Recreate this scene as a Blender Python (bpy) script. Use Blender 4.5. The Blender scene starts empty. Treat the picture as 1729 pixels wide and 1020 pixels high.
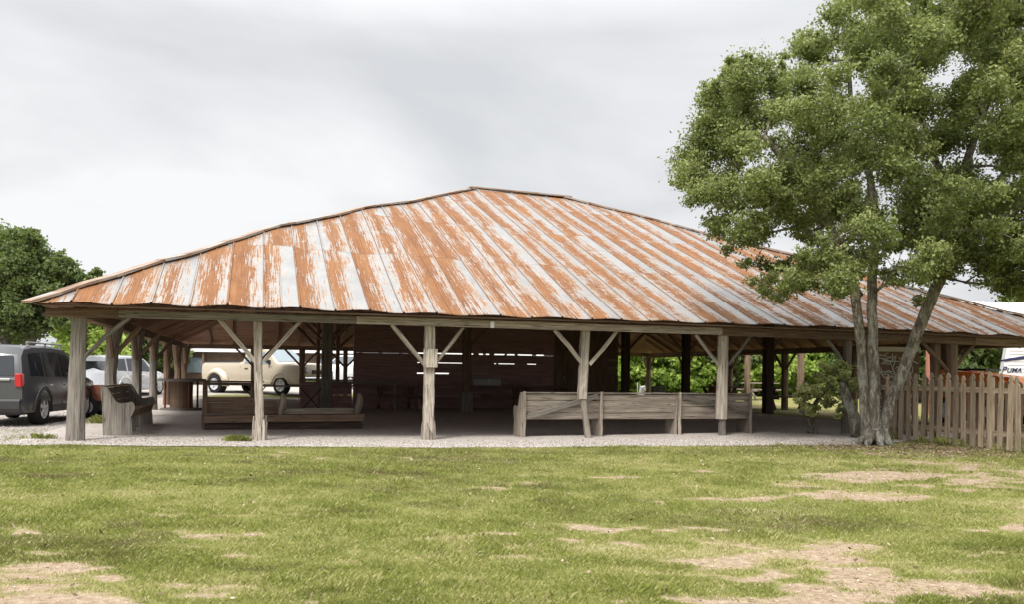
import bpy, math, random
import numpy as np
from mathutils import Vector, Matrix
R = math.radians
rnd = random.Random(7)
rng = np.random.default_rng(11)
SC = bpy.context.scene
COL = SC.collection

# ------------------------------------------------------------------ camera
F, CX, CYH, RS, H = 1480.0, 864.5, 630.0, 0.012, 1.25
RC = math.sqrt(1-RS*RS)
cd = bpy.data.cameras.new('camera'); cam = bpy.data.objects.new('camera', cd); COL.objects.link(cam)
cd.sensor_width = 36; cd.lens = 36*F/1729; cd.shift_y = (CYH-510)/1729; cd.clip_end = 2000; cd.clip_start = .1
cam.matrix_world = Matrix(((RC, -RS, 0, 0), (0, 0, -1, 0), (RS, RC, 0, H), (0, 0, 0, 1)))
SC.camera = cam
def W(px, py, Y):
    a = (px-CX)/F; b = (CYH-py)/F
    return Vector((Y*(a*RC-b*RS), Y, H+Y*(a*RS+b*RC)))
def G(px, py, g=0.0):
    a = (px-CX)/F; b = (CYH-py)/F
    return W(px, py, (g-H)/(a*RS+b*RC))
def proj(x, y, z):
    a = (x*RC+(z-H)*RS)/y; b = (-x*RS+(z-H)*RC)/y
    return CX+F*a, CYH-F*b

# ------------------------------------------------------------------ world, sun, exposure
SUN_EL, SUN_AZ = R(52), R(205)      # azimuth clockwise from +Y (camera looks along +Y)
w = bpy.data.worlds.new('World'); SC.world = w; w.use_nodes = True
nt = w.node_tree; N = nt.nodes; L = nt.links; N.clear()
out = N.new('ShaderNodeOutputWorld'); bg = N.new('ShaderNodeBackground')
sky = N.new('ShaderNodeTexSky'); sky.sky_type = 'NISHITA'; sky.sun_disc = False
sky.sun_elevation = SUN_EL; sky.sun_rotation = SUN_AZ; sky.dust_density = 4
tc = N.new('ShaderNodeTexCoord'); sep = N.new('ShaderNodeSeparateXYZ'); L.new(tc.outputs['Generated'], sep.inputs[0])
# cloud deck: project the direction onto a flat layer
mx = N.new('ShaderNodeMath'); mx.operation = 'MAXIMUM'; mx.inputs[1].default_value = 0.0; L.new(sep.outputs[2], mx.inputs[0])
ad = N.new('ShaderNodeMath'); ad.operation = 'ADD'; ad.inputs[1].default_value = .16; L.new(mx.outputs[0], ad.inputs[0])
dv = N.new('ShaderNodeVectorMath'); dv.operation = 'DIVIDE'; cb = N.new('ShaderNodeCombineXYZ')
for i in range(3): L.new(ad.outputs[0], cb.inputs[i])
L.new(tc.outputs['Generated'], dv.inputs[0]); L.new(cb.outputs[0], dv.inputs[1])
mp = N.new('ShaderNodeMapping'); mp.inputs['Scale'].default_value = (1, 1, .3); mp.inputs['Location'].default_value = (3.3, 1.2, 0)
L.new(dv.outputs[0], mp.inputs[0])
nz = N.new('ShaderNodeTexNoise'); nz.inputs['Scale'].default_value = .75; nz.inputs['Detail'].default_value = 6; nz.inputs['Roughness'].default_value = .5; nz.inputs['Distortion'].default_value = .35
L.new(mp.outputs[0], nz.inputs['Vector'])
cr = N.new('ShaderNodeValToRGB'); e = cr.color_ramp.elements
e[0].position = .38; e[0].color = (3.55, 3.6, 3.7, 1); e[1].position = .62; e[1].color = (4.85, 4.88, 4.92, 1)
L.new(nz.outputs['Fac'], cr.inputs[0])
mr = N.new('ShaderNodeMapRange'); mr.inputs[1].default_value = .36; mr.inputs[2].default_value = .85; mr.inputs[3].default_value = 1; mr.inputs[4].default_value = 3.7
L.new(sep.outputs[2], mr.inputs[0])
sc_ = N.new('ShaderNodeVectorMath'); sc_.operation = 'SCALE'; L.new(cr.outputs[0], sc_.inputs[0]); L.new(mr.outputs[0], sc_.inputs['Scale'])
mxx = N.new('ShaderNodeMix'); mxx.data_type = 'RGBA'; mxx.inputs[0].default_value = .95
L.new(sky.outputs[0], mxx.inputs[6]); L.new(sc_.outputs[0], mxx.inputs[7])
L.new(mxx.outputs[2], bg.inputs[0]); bg.inputs[1].default_value = .1; L.new(bg.outputs[0], out.inputs[0])
sd = bpy.data.lights.new('sun', 'SUN'); sd.energy = 2.0; sd.angle = R(14); sd.color = (1, .96, .9)
so = bpy.data.objects.new('sun', sd); COL.objects.link(so)
sv = Vector((math.sin(SUN_AZ)*math.cos(SUN_EL), math.cos(SUN_AZ)*math.cos(SUN_EL), math.sin(SUN_EL)))
so.rotation_euler = sv.to_track_quat('Z', 'Y').to_euler(); so.location = (0, 0, 30)
SC.view_settings.view_transform = 'Standard'; SC.view_settings.look = 'None'; SC.view_settings.gamma = 1; SC.view_settings.exposure = 1.0

# ------------------------------------------------------------------ helpers: materials
class M_:
    def __init__(s, name, rough=.8, spec=.3, metal=0):
        s.m = bpy.data.materials.new(name); s.m.use_nodes = True; s.t = s.m.node_tree
        s.b = s.t.nodes['Principled BSDF']; s.b.inputs['Roughness'].default_value = rough
        s.b.inputs['Specular IOR Level'].default_value = spec; s.b.inputs['Metallic'].default_value = metal
    def n(s, typ, **k):
        n = s.t.nodes.new('ShaderNode'+typ)
        for a, v in k.items(): setattr(n, a, v)
        return n
    def l(s, a, b): s.t.links.new(a, b)
    def co(s, kind='Object', scale=(1, 1, 1), loc=(0, 0, 0)):
        t = s.n('TexCoord'); m = s.n('Mapping'); m.inputs['Scale'].default_value = scale; m.inputs['Location'].default_value = loc
        s.l(t.outputs[kind], m.inputs[0]); return m.outputs[0]
    def noise(s, vec, scale=1, det=4, rough=.55, dist=0):
        n = s.n('TexNoise'); n.inputs['Scale'].default_value = scale; n.inputs['Detail'].default_value = det
        n.inputs['Roughness'].default_value = rough; n.inputs['Distortion'].default_value = dist; s.l(vec, n.inputs['Vector']); return n.outputs['Fac']
    def ramp(s, fac, stops, interp='LINEAR'):
        r = s.n('ValToRGB'); r.color_ramp.interpolation = interp; e = r.color_ramp.elements
        while len(e) < len(stops): e.new(.5)
        for q, (p, c) in zip(e, stops): q.position = p; q.color = (*c, 1) if hasattr(c, '__len__') else (c, c, c, 1)
        s.l(fac, r.inputs[0]); return r.outputs[0]
    def mix(s, fac, a, b, blend='MIX'):
        m = s.n('Mix', data_type='RGBA', blend_type=blend)
        for v, i in ((fac, 0), (a, 6), (b, 7)):
            if hasattr(v, 'is_linked'): s.l(v, m.inputs[i])
            else: m.inputs[i].default_value = v if i == 0 else (*v, 1)
        return m.outputs[2]
    def ma(s, op, a, b=0.0, clamp=False):
        m = s.n('Math', operation=op, use_clamp=clamp)
        for v, i in ((a, 0), (b, 1)):
            if hasattr(v, 'is_linked'): s.l(v, m.inputs[i])
            else: m.inputs[i].default_value = v
        return m.outputs[0]
    def col(s, c):
        if hasattr(c, 'is_linked'): s.l(c, s.b.inputs['Base Color'])
        else: s.b.inputs['Base Color'].default_value = (*c, 1)
        return s
    def bump(s, fac, dist=.01, st=.6):
        b = s.n('Bump'); b.inputs['Distance'].default_value = dist; b.inputs['Strength'].default_value = st
        s.l(fac, b.inputs['Height']); s.l(b.outputs[0], s.b.inputs['Normal']); return s

def wood(name, c0, c1, c2, crack=.5, moss=None):
    m = M_(name, .9, .1)
    uv = m.co('UV', (1.2, 30, 1)); uv2 = m.co('UV', (.9, 3.5, 1)); uv3 = m.co('UV', (2.2, 75, 1))
    a = m.noise(uv, 1, 6, .68, .6); b = m.noise(uv2, 1, 3); c = m.noise(uv3, 1, 2, .5, .4)
    base = m.ramp(a, [(.3, c0), (.52, c1), (.72, c2)])
    base = m.mix(m.ramp(b, [(.35, 0.0), (.7, .55)]), base, tuple(x*.62 for x in c1))
    dk = m.ramp(c, [(.34, 1.0), (.45, 0.0)])
    base = m.mix(m.ma('MULTIPLY', dk, crack), base, tuple(x*.3 for x in c0))
    oi = m.n('ObjectInfo'); vr = m.n('MapRange'); m.l(oi.outputs['Random'], vr.inputs[0]); vr.inputs[3].default_value = .72; vr.inputs[4].default_value = 1.22
    kn = m.n('TexVoronoi'); kn.inputs['Scale'].default_value = 1; m.l(m.co('UV', (1.6, 7, 1)), kn.inputs['Vector'])
    base = m.mix(m.ramp(kn.outputs['Distance'], [(.05, .75), (.1, 0.0)]), base, tuple(x*.35 for x in c0))
    vs = m.n('VectorMath', operation='SCALE'); m.l(base, vs.inputs[0]); m.l(vr.outputs[0], vs.inputs['Scale'])
    m.col(vs.outputs[0]); m.bump(m.ma('ADD', a, c), .012, .8); return m.m
def plain(name, c, rough=.6, spec=.4, metal=0, var=.12, scale=3):
    m = M_(name, rough, spec, metal)
    n = m.noise(m.co('Object'), scale, 4)
    m.col(m.mix(n, tuple(x*(1-var) for x in c), tuple(min(1, x*(1+var)) for x in c))); return m.m

MT = {}
MT['wood_pale'] = wood('weathered_pale_wood', (.2, .165, .135), (.42, .37, .31), (.64, .585, .51), .85)
MT['wood_grey'] = wood('weathered_grey_wood', (.13, .115, .098), (.26, .235, .205), (.39, .36, .32), .8)
MT['wood_brown'] = wood('brown_wood', (.12, .082, .058), (.23, .16, .115), (.34, .25, .185), .5)
MT['wood_dark'] = wood('dark_stained_wood', (.25, .15, .145), (.44, .275, .26), (.58, .4, .37), .4)
MT['wood_pew'] = wood('pew_wood', (.18, .145, .115), (.37, .32, .265), (.54, .49, .42), .8)
MT['wood_fence'] = wood('fence_wood', (.17, .13, .09), (.33, .26, .185), (.48, .4, .3), .5)
MT['wood_ceiling'] = wood('ceiling_wood', (.22, .13, .095), (.42, .26, .19), (.58, .38, .28), .4)
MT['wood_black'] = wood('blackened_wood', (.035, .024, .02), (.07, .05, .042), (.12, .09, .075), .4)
MT['rubber'] = plain('tyre_rubber', (.02, .02, .021), .85, .2)
MT['rim'] = plain('wheel_alloy', (.55, .55, .56), .35, .6, .15)
MT['black'] = plain('black_plastic', (.018, .018, .02), .55, .4)
MT['white'] = plain('white_paint', (.78, .79, .8), .45, .4, 0, .05)
MT['glass'] = plain('tinted_glass', (.018, .022, .026), .06, .9)
MT['glass_light'] = plain('clear_glass', (.2, .25, .28), .05, .9)
MT['red_lens'] = plain('red_lens', (.45, .015, .02), .2, .6)
MT['clear_lens'] = plain('headlight_lens', (.75, .77, .8), .12, .8)
MT['chrome'] = plain('chrome', (.6, .61, .62), .15, .5, .9)
MT['car_grey'] = plain('grey_car_paint', (.065, .067, .072), .2, .7, .15, .05)
MT['car_black'] = plain('dark_car_trim', (.03, .03, .032), .4, .5)
MT['car_silver'] = plain('silver_car_paint', (.62, .64, .67), .22, .7, .25, .04)
MT['car_tan'] = plain('champagne_truck_paint', (.52, .45, .35), .25, .6, .2, .04)
MT['car_red'] = plain('red_car_paint', (.5, .02, .03), .2, .7)
MT['orange'] = plain('orange_paint', (.75, .2, .03), .4, .5)
MT['rust_box'] = plain('rusty_steel', (.16, .06, .035), .85, .2, 0, .5, 9)
MT['tin_dark'] = plain('galvanised_dull', (.3, .3, .3), .5, .4, .4, .2)
MT['brick_red'] = plain('red_brown_paint', (.4, .17, .12), .8, .2)
MT['brown_wall'] = plain('brown_siding', (.12, .085, .06), .85, .2, 0, .3)
MT['panel'] = plain('brown_panel', (.27, .18, .14), .8, .2, 0, .2)
MT['blue'] = plain('dark_blue_vinyl', (.03, .035, .09), .4, .4)

def bark(name, a, b, c, sc=1.0):
    m = M_(name, .95, .08)
    u = m.co('Object', (14*sc, 14*sc, 4*sc)); n = m.noise(u, 1, 6, .65, .8); v = m.n('TexVoronoi', feature='DISTANCE_TO_EDGE'); v.inputs['Scale'].default_value = 1.6
    m.l(m.co('Object', (12*sc, 12*sc, 4.5*sc)), v.inputs['Vector'])
    big = m.noise(m.co('Object'), 3, 3)
    col = m.ramp(n, [(.3, a), (.48, b), (.62, c)])
    col = m.mix(m.ramp(v.outputs['Distance'], [(0.0, .45), (.08, 0.0)]), col, tuple(x*.5 for x in a))
    col = m.mix(m.ramp(big, [(.5, 0.0), (.65, .45)]), col, (.36, .38, .33))
    m.col(col); m.bump(m.ma('ADD', m.ma('MULTIPLY', v.outputs['Distance'], 1.5), n), .03, .9); return m.m
MT['bark'] = bark('live_oak_bark', (.06, .05, .04), (.155, .135, .11), (.33, .3, .25))
MT['bark_dark'] = bark('dark_bark', (.04, .033, .028), (.1, .085, .07), (.18, .16, .13), .7)

def leafmat(name, stops, trans=.35):
    m = M_(name, .55, .25)
    at = m.n('Attribute', attribute_name='tint'); col = m.ramp(at.outputs['Fac'], stops); m.col(col)
    tr = m.n('BsdfTranslucent'); m.l(m.mix(.5, col, (.25, .35, .03), 'MIX'), tr.inputs[0])
    mx = m.n('MixShader'); mx.inputs[0].default_value = trans
    o = m.t.nodes['Material Output']; m.l(m.b.outputs[0], mx.inputs[1]); m.l(tr.outputs[0], mx.inputs[2]); m.l(mx.outputs[0], o.inputs[0]); return m.m
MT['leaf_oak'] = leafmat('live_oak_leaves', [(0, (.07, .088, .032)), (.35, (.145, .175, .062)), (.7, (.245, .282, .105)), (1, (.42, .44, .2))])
MT['leaf_dark'] = leafmat('dark_green_leaves', [(0, (.045, .065, .028)), (.5, (.105, .145, .055)), (1, (.2, .24, .09))])
MT['leaf_bright'] = leafmat('bright_vine_leaves', [(0, (.1, .17, .03)), (.5, (.25, .36, .07)), (1, (.5, .6, .16))], .45)
MT['leaf_shrub'] = leafmat('shrub_leaves', [(0, (.2, .23, .08)), (.5, (.4, .43, .17)), (1, (.62, .63, .33))], .4)
MT['grass'] = leafmat('grass_blades', [(0, (.15, .115, .065)), (.22, (.165, .175, .05)), (.5, (.235, .262, .062)), (.72, (.37, .36, .135)), (1, (.58, .49, .3))], .3)
MT['litter'] = leafmat('dry_leaf_litter', [(0, (.09, .055, .03)), (.5, (.22, .15, .09)), (1, (.42, .34, .24))], .05)

# ------------------------------------------------------------------ helpers: objects and meshes
def tag(o, label=None, cat=None, group=None, kind=None):
    for k, v in (('label', label), ('category', cat), ('group', group), ('kind', kind)):
        if v: o[k] = v
    return o
def empty(name, loc=(0, 0, 0), rz=0, label=None, cat=None, group=None):
    o = bpy.data.objects.new(name, None); COL.objects.link(o); o.location = loc; o.rotation_euler = (0, 0, rz); o.empty_display_size = .3
    return tag(o, label, cat, group)
def link(name, me, mat, parent=None, smooth=False):
    o = bpy.data.objects.new(name, me); COL.objects.link(o)
    if mat: me.materials.append(mat)
    if parent: o.parent = parent
    if smooth: me.polygons.foreach_set('use_smooth', [True]*len(me.polygons))
    return o
def copy_tree(o, parent=None):
    c = o.copy(); COL.objects.link(c)
    if parent: c.parent = parent
    for ch in list(o.children): copy_tree(ch, c)
    return c
class MB:
    def __init__(s): s.v = []; s.f = []; s.uv = []; s.off = 0.0
    def quad(s, ids, uvs): s.f.append(tuple(ids)); s.uv.extend(uvs)
    def rings(s, rings, cap=True, closed=True):
        """rings: list of lists of points; side faces get UV (length, girth)"""
        s.off += rnd.uniform(3, 9); o = s.off
        b = len(s.v); n = len(rings[0]); ln = 0
        per = [0]
        for j in range(n): per.append(per[-1]+(Vector(rings[0][(j+1) % n])-Vector(rings[0][j])).length)
        for r in rings: s.v.extend(tuple(p) for p in r)
        for i in range(len(rings)-1):
            d = (Vector(rings[i+1][0])-Vector(rings[i][0])).length
            for j in range(n if closed else n-1):
                k = (j+1) % n
                s.quad((b+i*n+j, b+i*n+k, b+(i+1)*n+k, b+(i+1)*n+j),
                       [(o+ln, o+per[j]), (o+ln, o+per[j+1]), (o+ln+d, o+per[j+1]), (o+ln+d, o+per[j])])
            ln += d
        if cap and closed:
            for r0, rev in ((0, True), (len(rings)-1, False)):
                ids = [b+r0*n+j for j in range(n)]
                if rev: ids.reverse()
                s.quad(ids, [(o+.05*math.cos(j*6.28/n), o+.05*math.sin(j*6.28/n)) for j in range(n)])
        return s
    def frame(s, p0, p1, up=None):
        p0 = Vector(p0); p1 = Vector(p1); d = (p1-p0).normalized()
        up = Vector(up) if up is not None else (Vector((0, 0, 1)) if abs(d.z) < .9 else Vector((0, 1, 0)))
        x = up.cross(d).normalized(); y = d.cross(x).normalized(); return p0, p1, d, x, y
    def bar(s, p0, p1, w, h, up=None, segs=1, jit=0.0, bev=0.0, w1=None, h1=None, sag=0.0):
        """rectangular bar, w across, h along 'up'; bev>0 chamfers its corners; jit roughens"""
        p0, p1, d, x, y = s.frame(p0, p1, up); w1 = w1 or w; h1 = h1 or h; rs = []
        for i in range(segs+1):
            t = i/segs; c = p0.lerp(p1, t); c = c-y*sag*math.sin(math.pi*t); a = (w+(w1-w)*t)/2; b = (h+(h1-h)*t)/2
            if bev > 0: q = [(-a+bev, -b), (a-bev, -b), (a, -b+bev), (a, b-bev), (a-bev, b), (-a+bev, b), (-a, b-bev), (-a, -b+bev)]
            else: q = [(-a, -b), (a, -b), (a, b), (-a, b)]
            rs.append([c+x*(u+rnd.uniform(-jit, jit))+y*(v+rnd.uniform(-jit, jit)) for u, v in q])
        return s.rings(rs)
    def log(s, pts, rad, n=9, jit=.08, flat=0.0):
        """rough round timber along a path"""
        rs = []; ph = [rnd.uniform(-jit, jit) for _ in range(n)]
        for i, p in enumerate(pts):
            p = Vector(p); a = Vector(pts[max(0, i-1)]); b = Vector(pts[min(len(pts)-1, i+1)]); d = (b-a).normalized()
            up = Vector((0, 1, 0)) if abs(d.y) < .9 else Vector((0, 0, 1)); x = up.cross(d).normalized(); y = d.cross(x); r = rad[i]
            rs.append([p+(x*math.cos(6.283*j/n+.35)+y*math.sin(6.283*j/n+.35))*r*(1+ph[j]+rnd.uniform(-jit, jit)*.5) for j in range(n)])
        return s.rings(rs)
    def tube(s, p0, p1, r, n=8, r1=None): 
        p0, p1, d, x, y = s.frame(p0, p1); r1 = r if r1 is None else r1
        return s.rings([[c+(x*math.cos(6.2832*j/n)+y*math.sin(6.2832*j/n))*q for j in range(n)] for c, q in ((p0, r), (p1, r1))])
    def box(s, x0, x1, y0, y1, z0, z1):
        dx, dy, dz = x1-x0, y1-y0, z1-z0
        cx, cy, cz = (x0+x1)/2, (y0+y1)/2, (z0+z1)/2
        if dx >= dy and dx >= dz: return s.bar((x0, cy, cz), (x1, cy, cz), dy, dz, (0, 0, 1))
        if dy >= dz: return s.bar((cx, y0, cz), (cx, y1, cz), dx, dz, (0, 0, 1))
        return s.bar((cx, cy, z0), (cx, cy, z1), dx, dy, (0, 1, 0))
    def lathe(s, prof, c=(0, 0, 0), axis='y', n=24):
        rs = []
        for r, h in prof:
            ring = []
            for j in range(n):
                a = 6.28318*j/n; u, v = r*math.cos(a), r*math.sin(a)
                ring.append((c[0]+u, c[1]+h, c[2]+v) if axis == 'y' else (c[0]+u, c[1]-v, c[2]+h))
            rs.append(ring)
        return s.rings(rs, False)
    def prism(s, poly, axis, a, b):
        """poly in the two other axes, extruded along axis between a and b"""
        def P(u, v, k): return {'x': (k, u, v), 'y': (u, k, v), 'z': (u, v, k)}[axis]
        ar = sum(poly[i][0]*poly[(i+1) % len(poly)][1]-poly[(i+1) % len(poly)][0]*poly[i][1] for i in range(len(poly)))
        if (ar > 0) == (axis == 'y'): poly = poly[::-1]
        base = len(s.v); n = len(poly); o = s.off = s.off+rnd.uniform(3, 9)
        for k in (a, b): s.v.extend(P(u, v, k) for u, v in poly)
        for k, rev in ((0, True), (1, False)):
            ids = list(range(n)); ids = ids[::-1] if rev else ids
            s.quad([base+k*n+i for i in ids], [(o+poly[i][1], o+poly[i][0]) for i in ids])
        if b < a: pass
        for i in range(n):
            j = (i+1) % n; d = math.dist(poly[i], poly[j])
            s.quad((base+i, base+j, base+n+j, base+n+i), [(o, o), (o+d, o), (o+d, o+abs(b-a)), (o, o+abs(b-a))])
        return s
    def poly(s, pts):
        b = len(s.v); s.v.extend(tuple(p) for p in pts); s.quad(range(b, b+len(pts)), [(p[0], p[2]) for p in pts]); return s
    def build(s, name, mat, parent=None, smooth=False, label=None, cat=None, group=None, kind=None):
        me = bpy.data.meshes.new(name); me.from_pydata(s.v, [], s.f); uv = me.uv_layers.new(name='UVMap')
        uv.data.foreach_set('uv', [c for p in s.uv for c in p]); me.update()
        o = link(name, me, mat, parent, smooth)
        return tag(o, label, cat, group, kind)
def npmesh(name, V, Fc, mat, parent=None, tint=None, n=4):
    me = bpy.data.meshes.new(name); nf = len(Fc)
    me.vertices.add(len(V)); me.vertices.foreach_set('co', np.asarray(V, np.float32).ravel())
    me.loops.add(nf*n); me.loops.foreach_set('vertex_index', np.asarray(Fc, np.int32).ravel())
    me.polygons.add(nf); me.polygons.foreach_set('loop_start', np.arange(0, nf*n, n, dtype=np.int32))
    if tint is not None:
        a = me.attributes.new('tint', 'FLOAT', 'FACE'); a.data.foreach_set('value', np.asarray(tint, np.float32))
    me.update(calc_edges=True); me.validate()
    return link(name, me, mat, parent)
def sm(a, b, x): t = np.clip((np.asarray(x, float)-a)/(b-a), 0, 1); return t*t*(3-2*t)
def vn(x, y, s, seed=0):
    x = np.asarray(x, float)/s+seed*17.3; y = np.asarray(y, float)/s+seed*9.1
    i = np.floor(x).astype(np.int64); j = np.floor(y).astype(np.int64); fx = x-i; fy = y-j; fx = fx*fx*(3-2*fx); fy = fy*fy*(3-2*fy)
    def h(a, b):
        n = (a*374761393+b*668265263+seed*974711) & 0x7fffffff; n = ((n ^ (n >> 13))*1274126177) & 0x7fffffff; return ((n ^ (n >> 16)) & 0xffff)/65535.
    return (h(i, j)*(1-fx)+h(i+1, j)*fx)*(1-fy)+(h(i, j+1)*(1-fx)+h(i+1, j+1)*fx)*fy
def fbm(x, y, s, seed=0, o=4):
    r = 0; a = .5
    for k in range(o): r = r+a*vn(x, y, s/2**k, seed+k); a *= .5
    return r/(1-.5**o)

# ------------------------------------------------------------------ pavilion frame (u along the front, v into depth)
P0 = Vector((-7.43, 14.94, 0)); U = Vector((.9605, .2787, 0)); V_ = Vector((-.2787, .9605, 0)); TH = math.atan2(.2787, .9605)
BU, BV, OV = 21.56, 23.4, .58
def PV(u, v, z=0): return P0+U*u+V_*v+Vector((0, 0, z))
def u_at(px, v):
    a = (px-CX)/F; o = P0+V_*v
    return (a*o.y-o.x)/(U.x-a*U.y)
def loc_uv(x, y):
    dx = np.asarray(x)-P0.x; dy = np.asarray(y)-P0.y
    return dx*U.x+dy*U.y, dx*V_.x+dy*V_.y
def terr(x, y):
    x = np.asarray(x, float); y = np.asarray(y, float)
    u, v = loc_uv(x, y)
    d = np.hypot(np.maximum(np.maximum(-u, u-BU), 0), np.maximum(np.maximum(-v, v-BV), 0))
    z = .2*sm(.6, 6, d)*sm(24, 36, y)
    z = z-.055*np.exp(-((x+.5)/5)**2)*sm(30, 20, y)
    z = z+.03*(fbm(x, y, 3.0, 5)-.5)*sm(17, 13, y)
    z = z+.10*sm(19, 9, y)*0
    return z
def tz(x, y): return float(terr(x, y))

# ------------------------------------------------------------------ ground
def grid_axis(fine0, fine1, step, far0, far1):
    a = list(np.arange(fine0, fine1, step)); s = step; p = a[-1]
    while p < far1: s *= 1.25; p += s; a.append(p)
    s = step; p = a[0]
    while p > far0: s *= 1.25; p -= s; a.insert(0, p)
    return np.array(a)
gx = grid_axis(-11, 12.5, .07, -700, 700); gy = grid_axis(3.6, 19, .07, -60, 900)
X, Y = np.meshgrid(gx, gy)
BL = [  # bare patches: px, py, rx, ry, weight
 (1500, 800, 190, 13, 1), (1600, 786, 120, 20, .8), (1650, 815, 120, 16, .8), (1470, 838, 120, 9, 1), (985, 872, 130, 22, .62), (1215, 938, 70, 10, .95), (1440, 960, 70, 14, .9), (1450, 915, 80, 10, .8),
 (1610, 900, 110, 16, .7), (1290, 1004, 200, 12, .5), (1590, 985, 120, 14, .55), (1690, 955, 60, 8, .8), (60, 950, 150, 34, .5), (110, 1000, 190, 40, .62), (330, 985, 120, 22, .62), (40, 895, 60, 8, .7), (190, 965, 60, 12, .7), (520, 1005, 60, 14, .6),
 (1715, 888, 40, 10, .8), (1640, 930, 60, 8, .6), (1450, 765, 110, 12, .75), (1560, 768, 150, 16, .85), (700, 948, 60, 6, .3), (230, 900, 80, 5, .4)]
def dirt(x, y):
    px, py = proj(x, np.maximum(y, .5), 0)
    n = fbm(x*.8, y*1.5, 1.4, 3, 5); n2 = fbm(x, y*1.6, .35, 9, 3)
    d = np.zeros_like(px)
    for (a, b, rx, ry, wt) in BL:
        q = ((px-a)/(rx*.85))**2+((py-b)/(ry*.85))**2
        d = np.maximum(d, wt*np.exp(-q*.9))
    base = .23+.15*sm(850, 1010, py)+.05*sm(600, 0, px)*sm(850, 960, py)
    m = d*.84+base+.02-.16*sm(900, 790, py)*sm(1330, 1200, px)+(n-.5)*1.25+(n2-.5)*.6
    q = fbm(x*1.1, y*1.7, .6, 91, 4)
    q2 = fbm(x, y*1.6, .22, 97, 3)
    return sm(.34, 1.0, m+(q-.5)*.95+(q2-.5)*.75)
def gravelmask(x, y):
    """parking gravel left of and behind the pavilion"""
    u, v = loc_uv(x, y)
    n = (fbm(x, y, 2.5, 21)-.5)*1.6
    left = sm(.6, -.6, u+n)*sm(13.4, 14.6, y-.03*(x+7)+n*.3)
    back = sm(BV+2.5, BV+4.5, v+n)*sm(16, 10, u)
    return np.clip(np.maximum(left, back), 0, 1)*sm(200, 60, y)
Z = terr(X, Y); D = dirt(X, Y); GM = gravelmask(X, Y)
nx, ny = len(gx), len(gy)
idx = np.arange(nx*ny).reshape(ny, nx)
Fc = np.stack([idx[:-1, :-1], idx[:-1, 1:], idx[1:, 1:], idx[1:, :-1]], -1).reshape(-1, 4)
m = M_('lawn_and_dirt', .95, .05)
oc = m.co('Object'); n1 = m.noise(oc, 1.3, 5); n2 = m.noise(oc, 18, 5, .7); n3 = m.noise(oc, 70, 3, .7); n4 = m.noise(oc, 5, 5, .65)
soil = m.ramp(n2, [(.3, (.19, .135, .088)), (.5, (.31, .235, .163)), (.7, (.45, .36, .27))])
soil = m.mix(m.ramp(n4, [(.45, 0.0), (.7, .45)]), soil, (.28, .19, .125))
soil = m.mix(m.ramp(n3, [(.6, 0.0), (.7, .7)]), soil, (.68, .6, .5))
turf = m.ramp(n2, [(.3, (.13, .115, .05)), (.5, (.22, .205, .08)), (.72, (.36, .31, .16))])
turf = m.mix(m.ramp(n1, [(.4, 0.0), (.65, .5)]), turf, (.17, .2, .05))
grav = m.ramp(n3, [(.3, (.22, .195, .17)), (.5, (.37, .34, .31)), (.65, (.52, .49, .46))])
grav = m.mix(m.ramp(n4, [(.5, 0.0), (.68, .5)]), grav, (.3, .24, .17))
da = m.n('Attribute', attribute_name='dirt'); ga = m.n('Attribute', attribute_name='gravel')
dm = m.ma('ADD', da.outputs['Fac'], m.ma('MULTIPLY', m.ma('SUBTRACT', n4, .5), .5)); dmr = m.ramp(dm, [(.22, 0.0), (.66, 1.0)])
c = m.mix(dmr, turf, soil); gm = m.ramp(m.ma('ADD', ga.outputs['Fac'], m.ma('MULTIPLY', m.ma('SUBTRACT', n4, .5), .7)), [(.4, 0.0), (.6, 1.0)])
m.col(m.mix(gm, c, grav)); m.bump(m.ma('ADD', n2, m.ma('MULTIPLY', n3, .5)), .03, .8)
g = npmesh('ground', np.stack([X, Y, Z], -1).reshape(-1, 3), Fc, m.m); g['kind'] = 'structure'
for nm, A in (('dirt', D), ('gravel', GM)):
    a = g.data.attributes.new(nm, 'FLOAT', 'POINT'); a.data.foreach_set('value', A.ravel().astype(np.float32))
g.data.polygons.foreach_set('use_smooth', [True]*len(g.data.polygons))

# gravel floor of the pavilion: its front edge is ragged and runs where the lawn ends
E0 = G(100, 752); E1 = G(1300, 751)
def edge_v(u):
    """front edge of the floor, in local v"""
    x, y = P0.x+U.x*u, P0.y+U.y*u
    t = (x-E0.x)/(E1.x-E0.x); ey = E0.y+(E1.y-E0.y)*t
    return (ey-y)/V_.y
us = np.linspace(-.9, 18.6, 260); vs = np.concatenate([np.linspace(0, .2, 40), np.linspace(.22, 1, 90)])
uu, tt = np.meshgrid(us, vs); v0 = edge_v(uu)+(fbm(uu, uu*0, .9, 31)-.5)*.35+(fbm(uu, uu*0, .16, 33)-.5)*.12
v0 = v0+1.6*sm(13.5, 16.5, uu)
vv = v0+tt*(BV+1.2-v0)
xx = P0.x+U.x*uu+V_.x*vv; yy = P0.y+U.y*uu+V_.y*vv
zz = terr(xx, yy)+.012+.008*(fbm(xx, yy, .6, 40)-.5)
m = M_('crushed_limestone_floor', .95, .05); oc = m.co('Object'); n3 = m.noise(oc, 45, 4, .75); n2 = m.noise(oc, 2.2, 4); vo = m.n('TexVoronoi'); vo.inputs['Scale'].default_value = 34; m.l(oc, vo.inputs['Vector'])
c = m.ramp(n3, [(.3, (.3, .25, .215)), (.5, (.5, .435, .385)), (.68, (.68, .62, .56))])
c = m.mix(m.ramp(n2, [(.45, 0.0), (.7, .5)]), c, (.33, .265, .215)); c = m.mix(.25, c, m.ramp(vo.outputs['Color'], [(.2, .25), (.8, .6)]))
m.col(c); m.bump(m.ma('ADD', n3, vo.outputs['Distance']), .02, .8)
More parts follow.
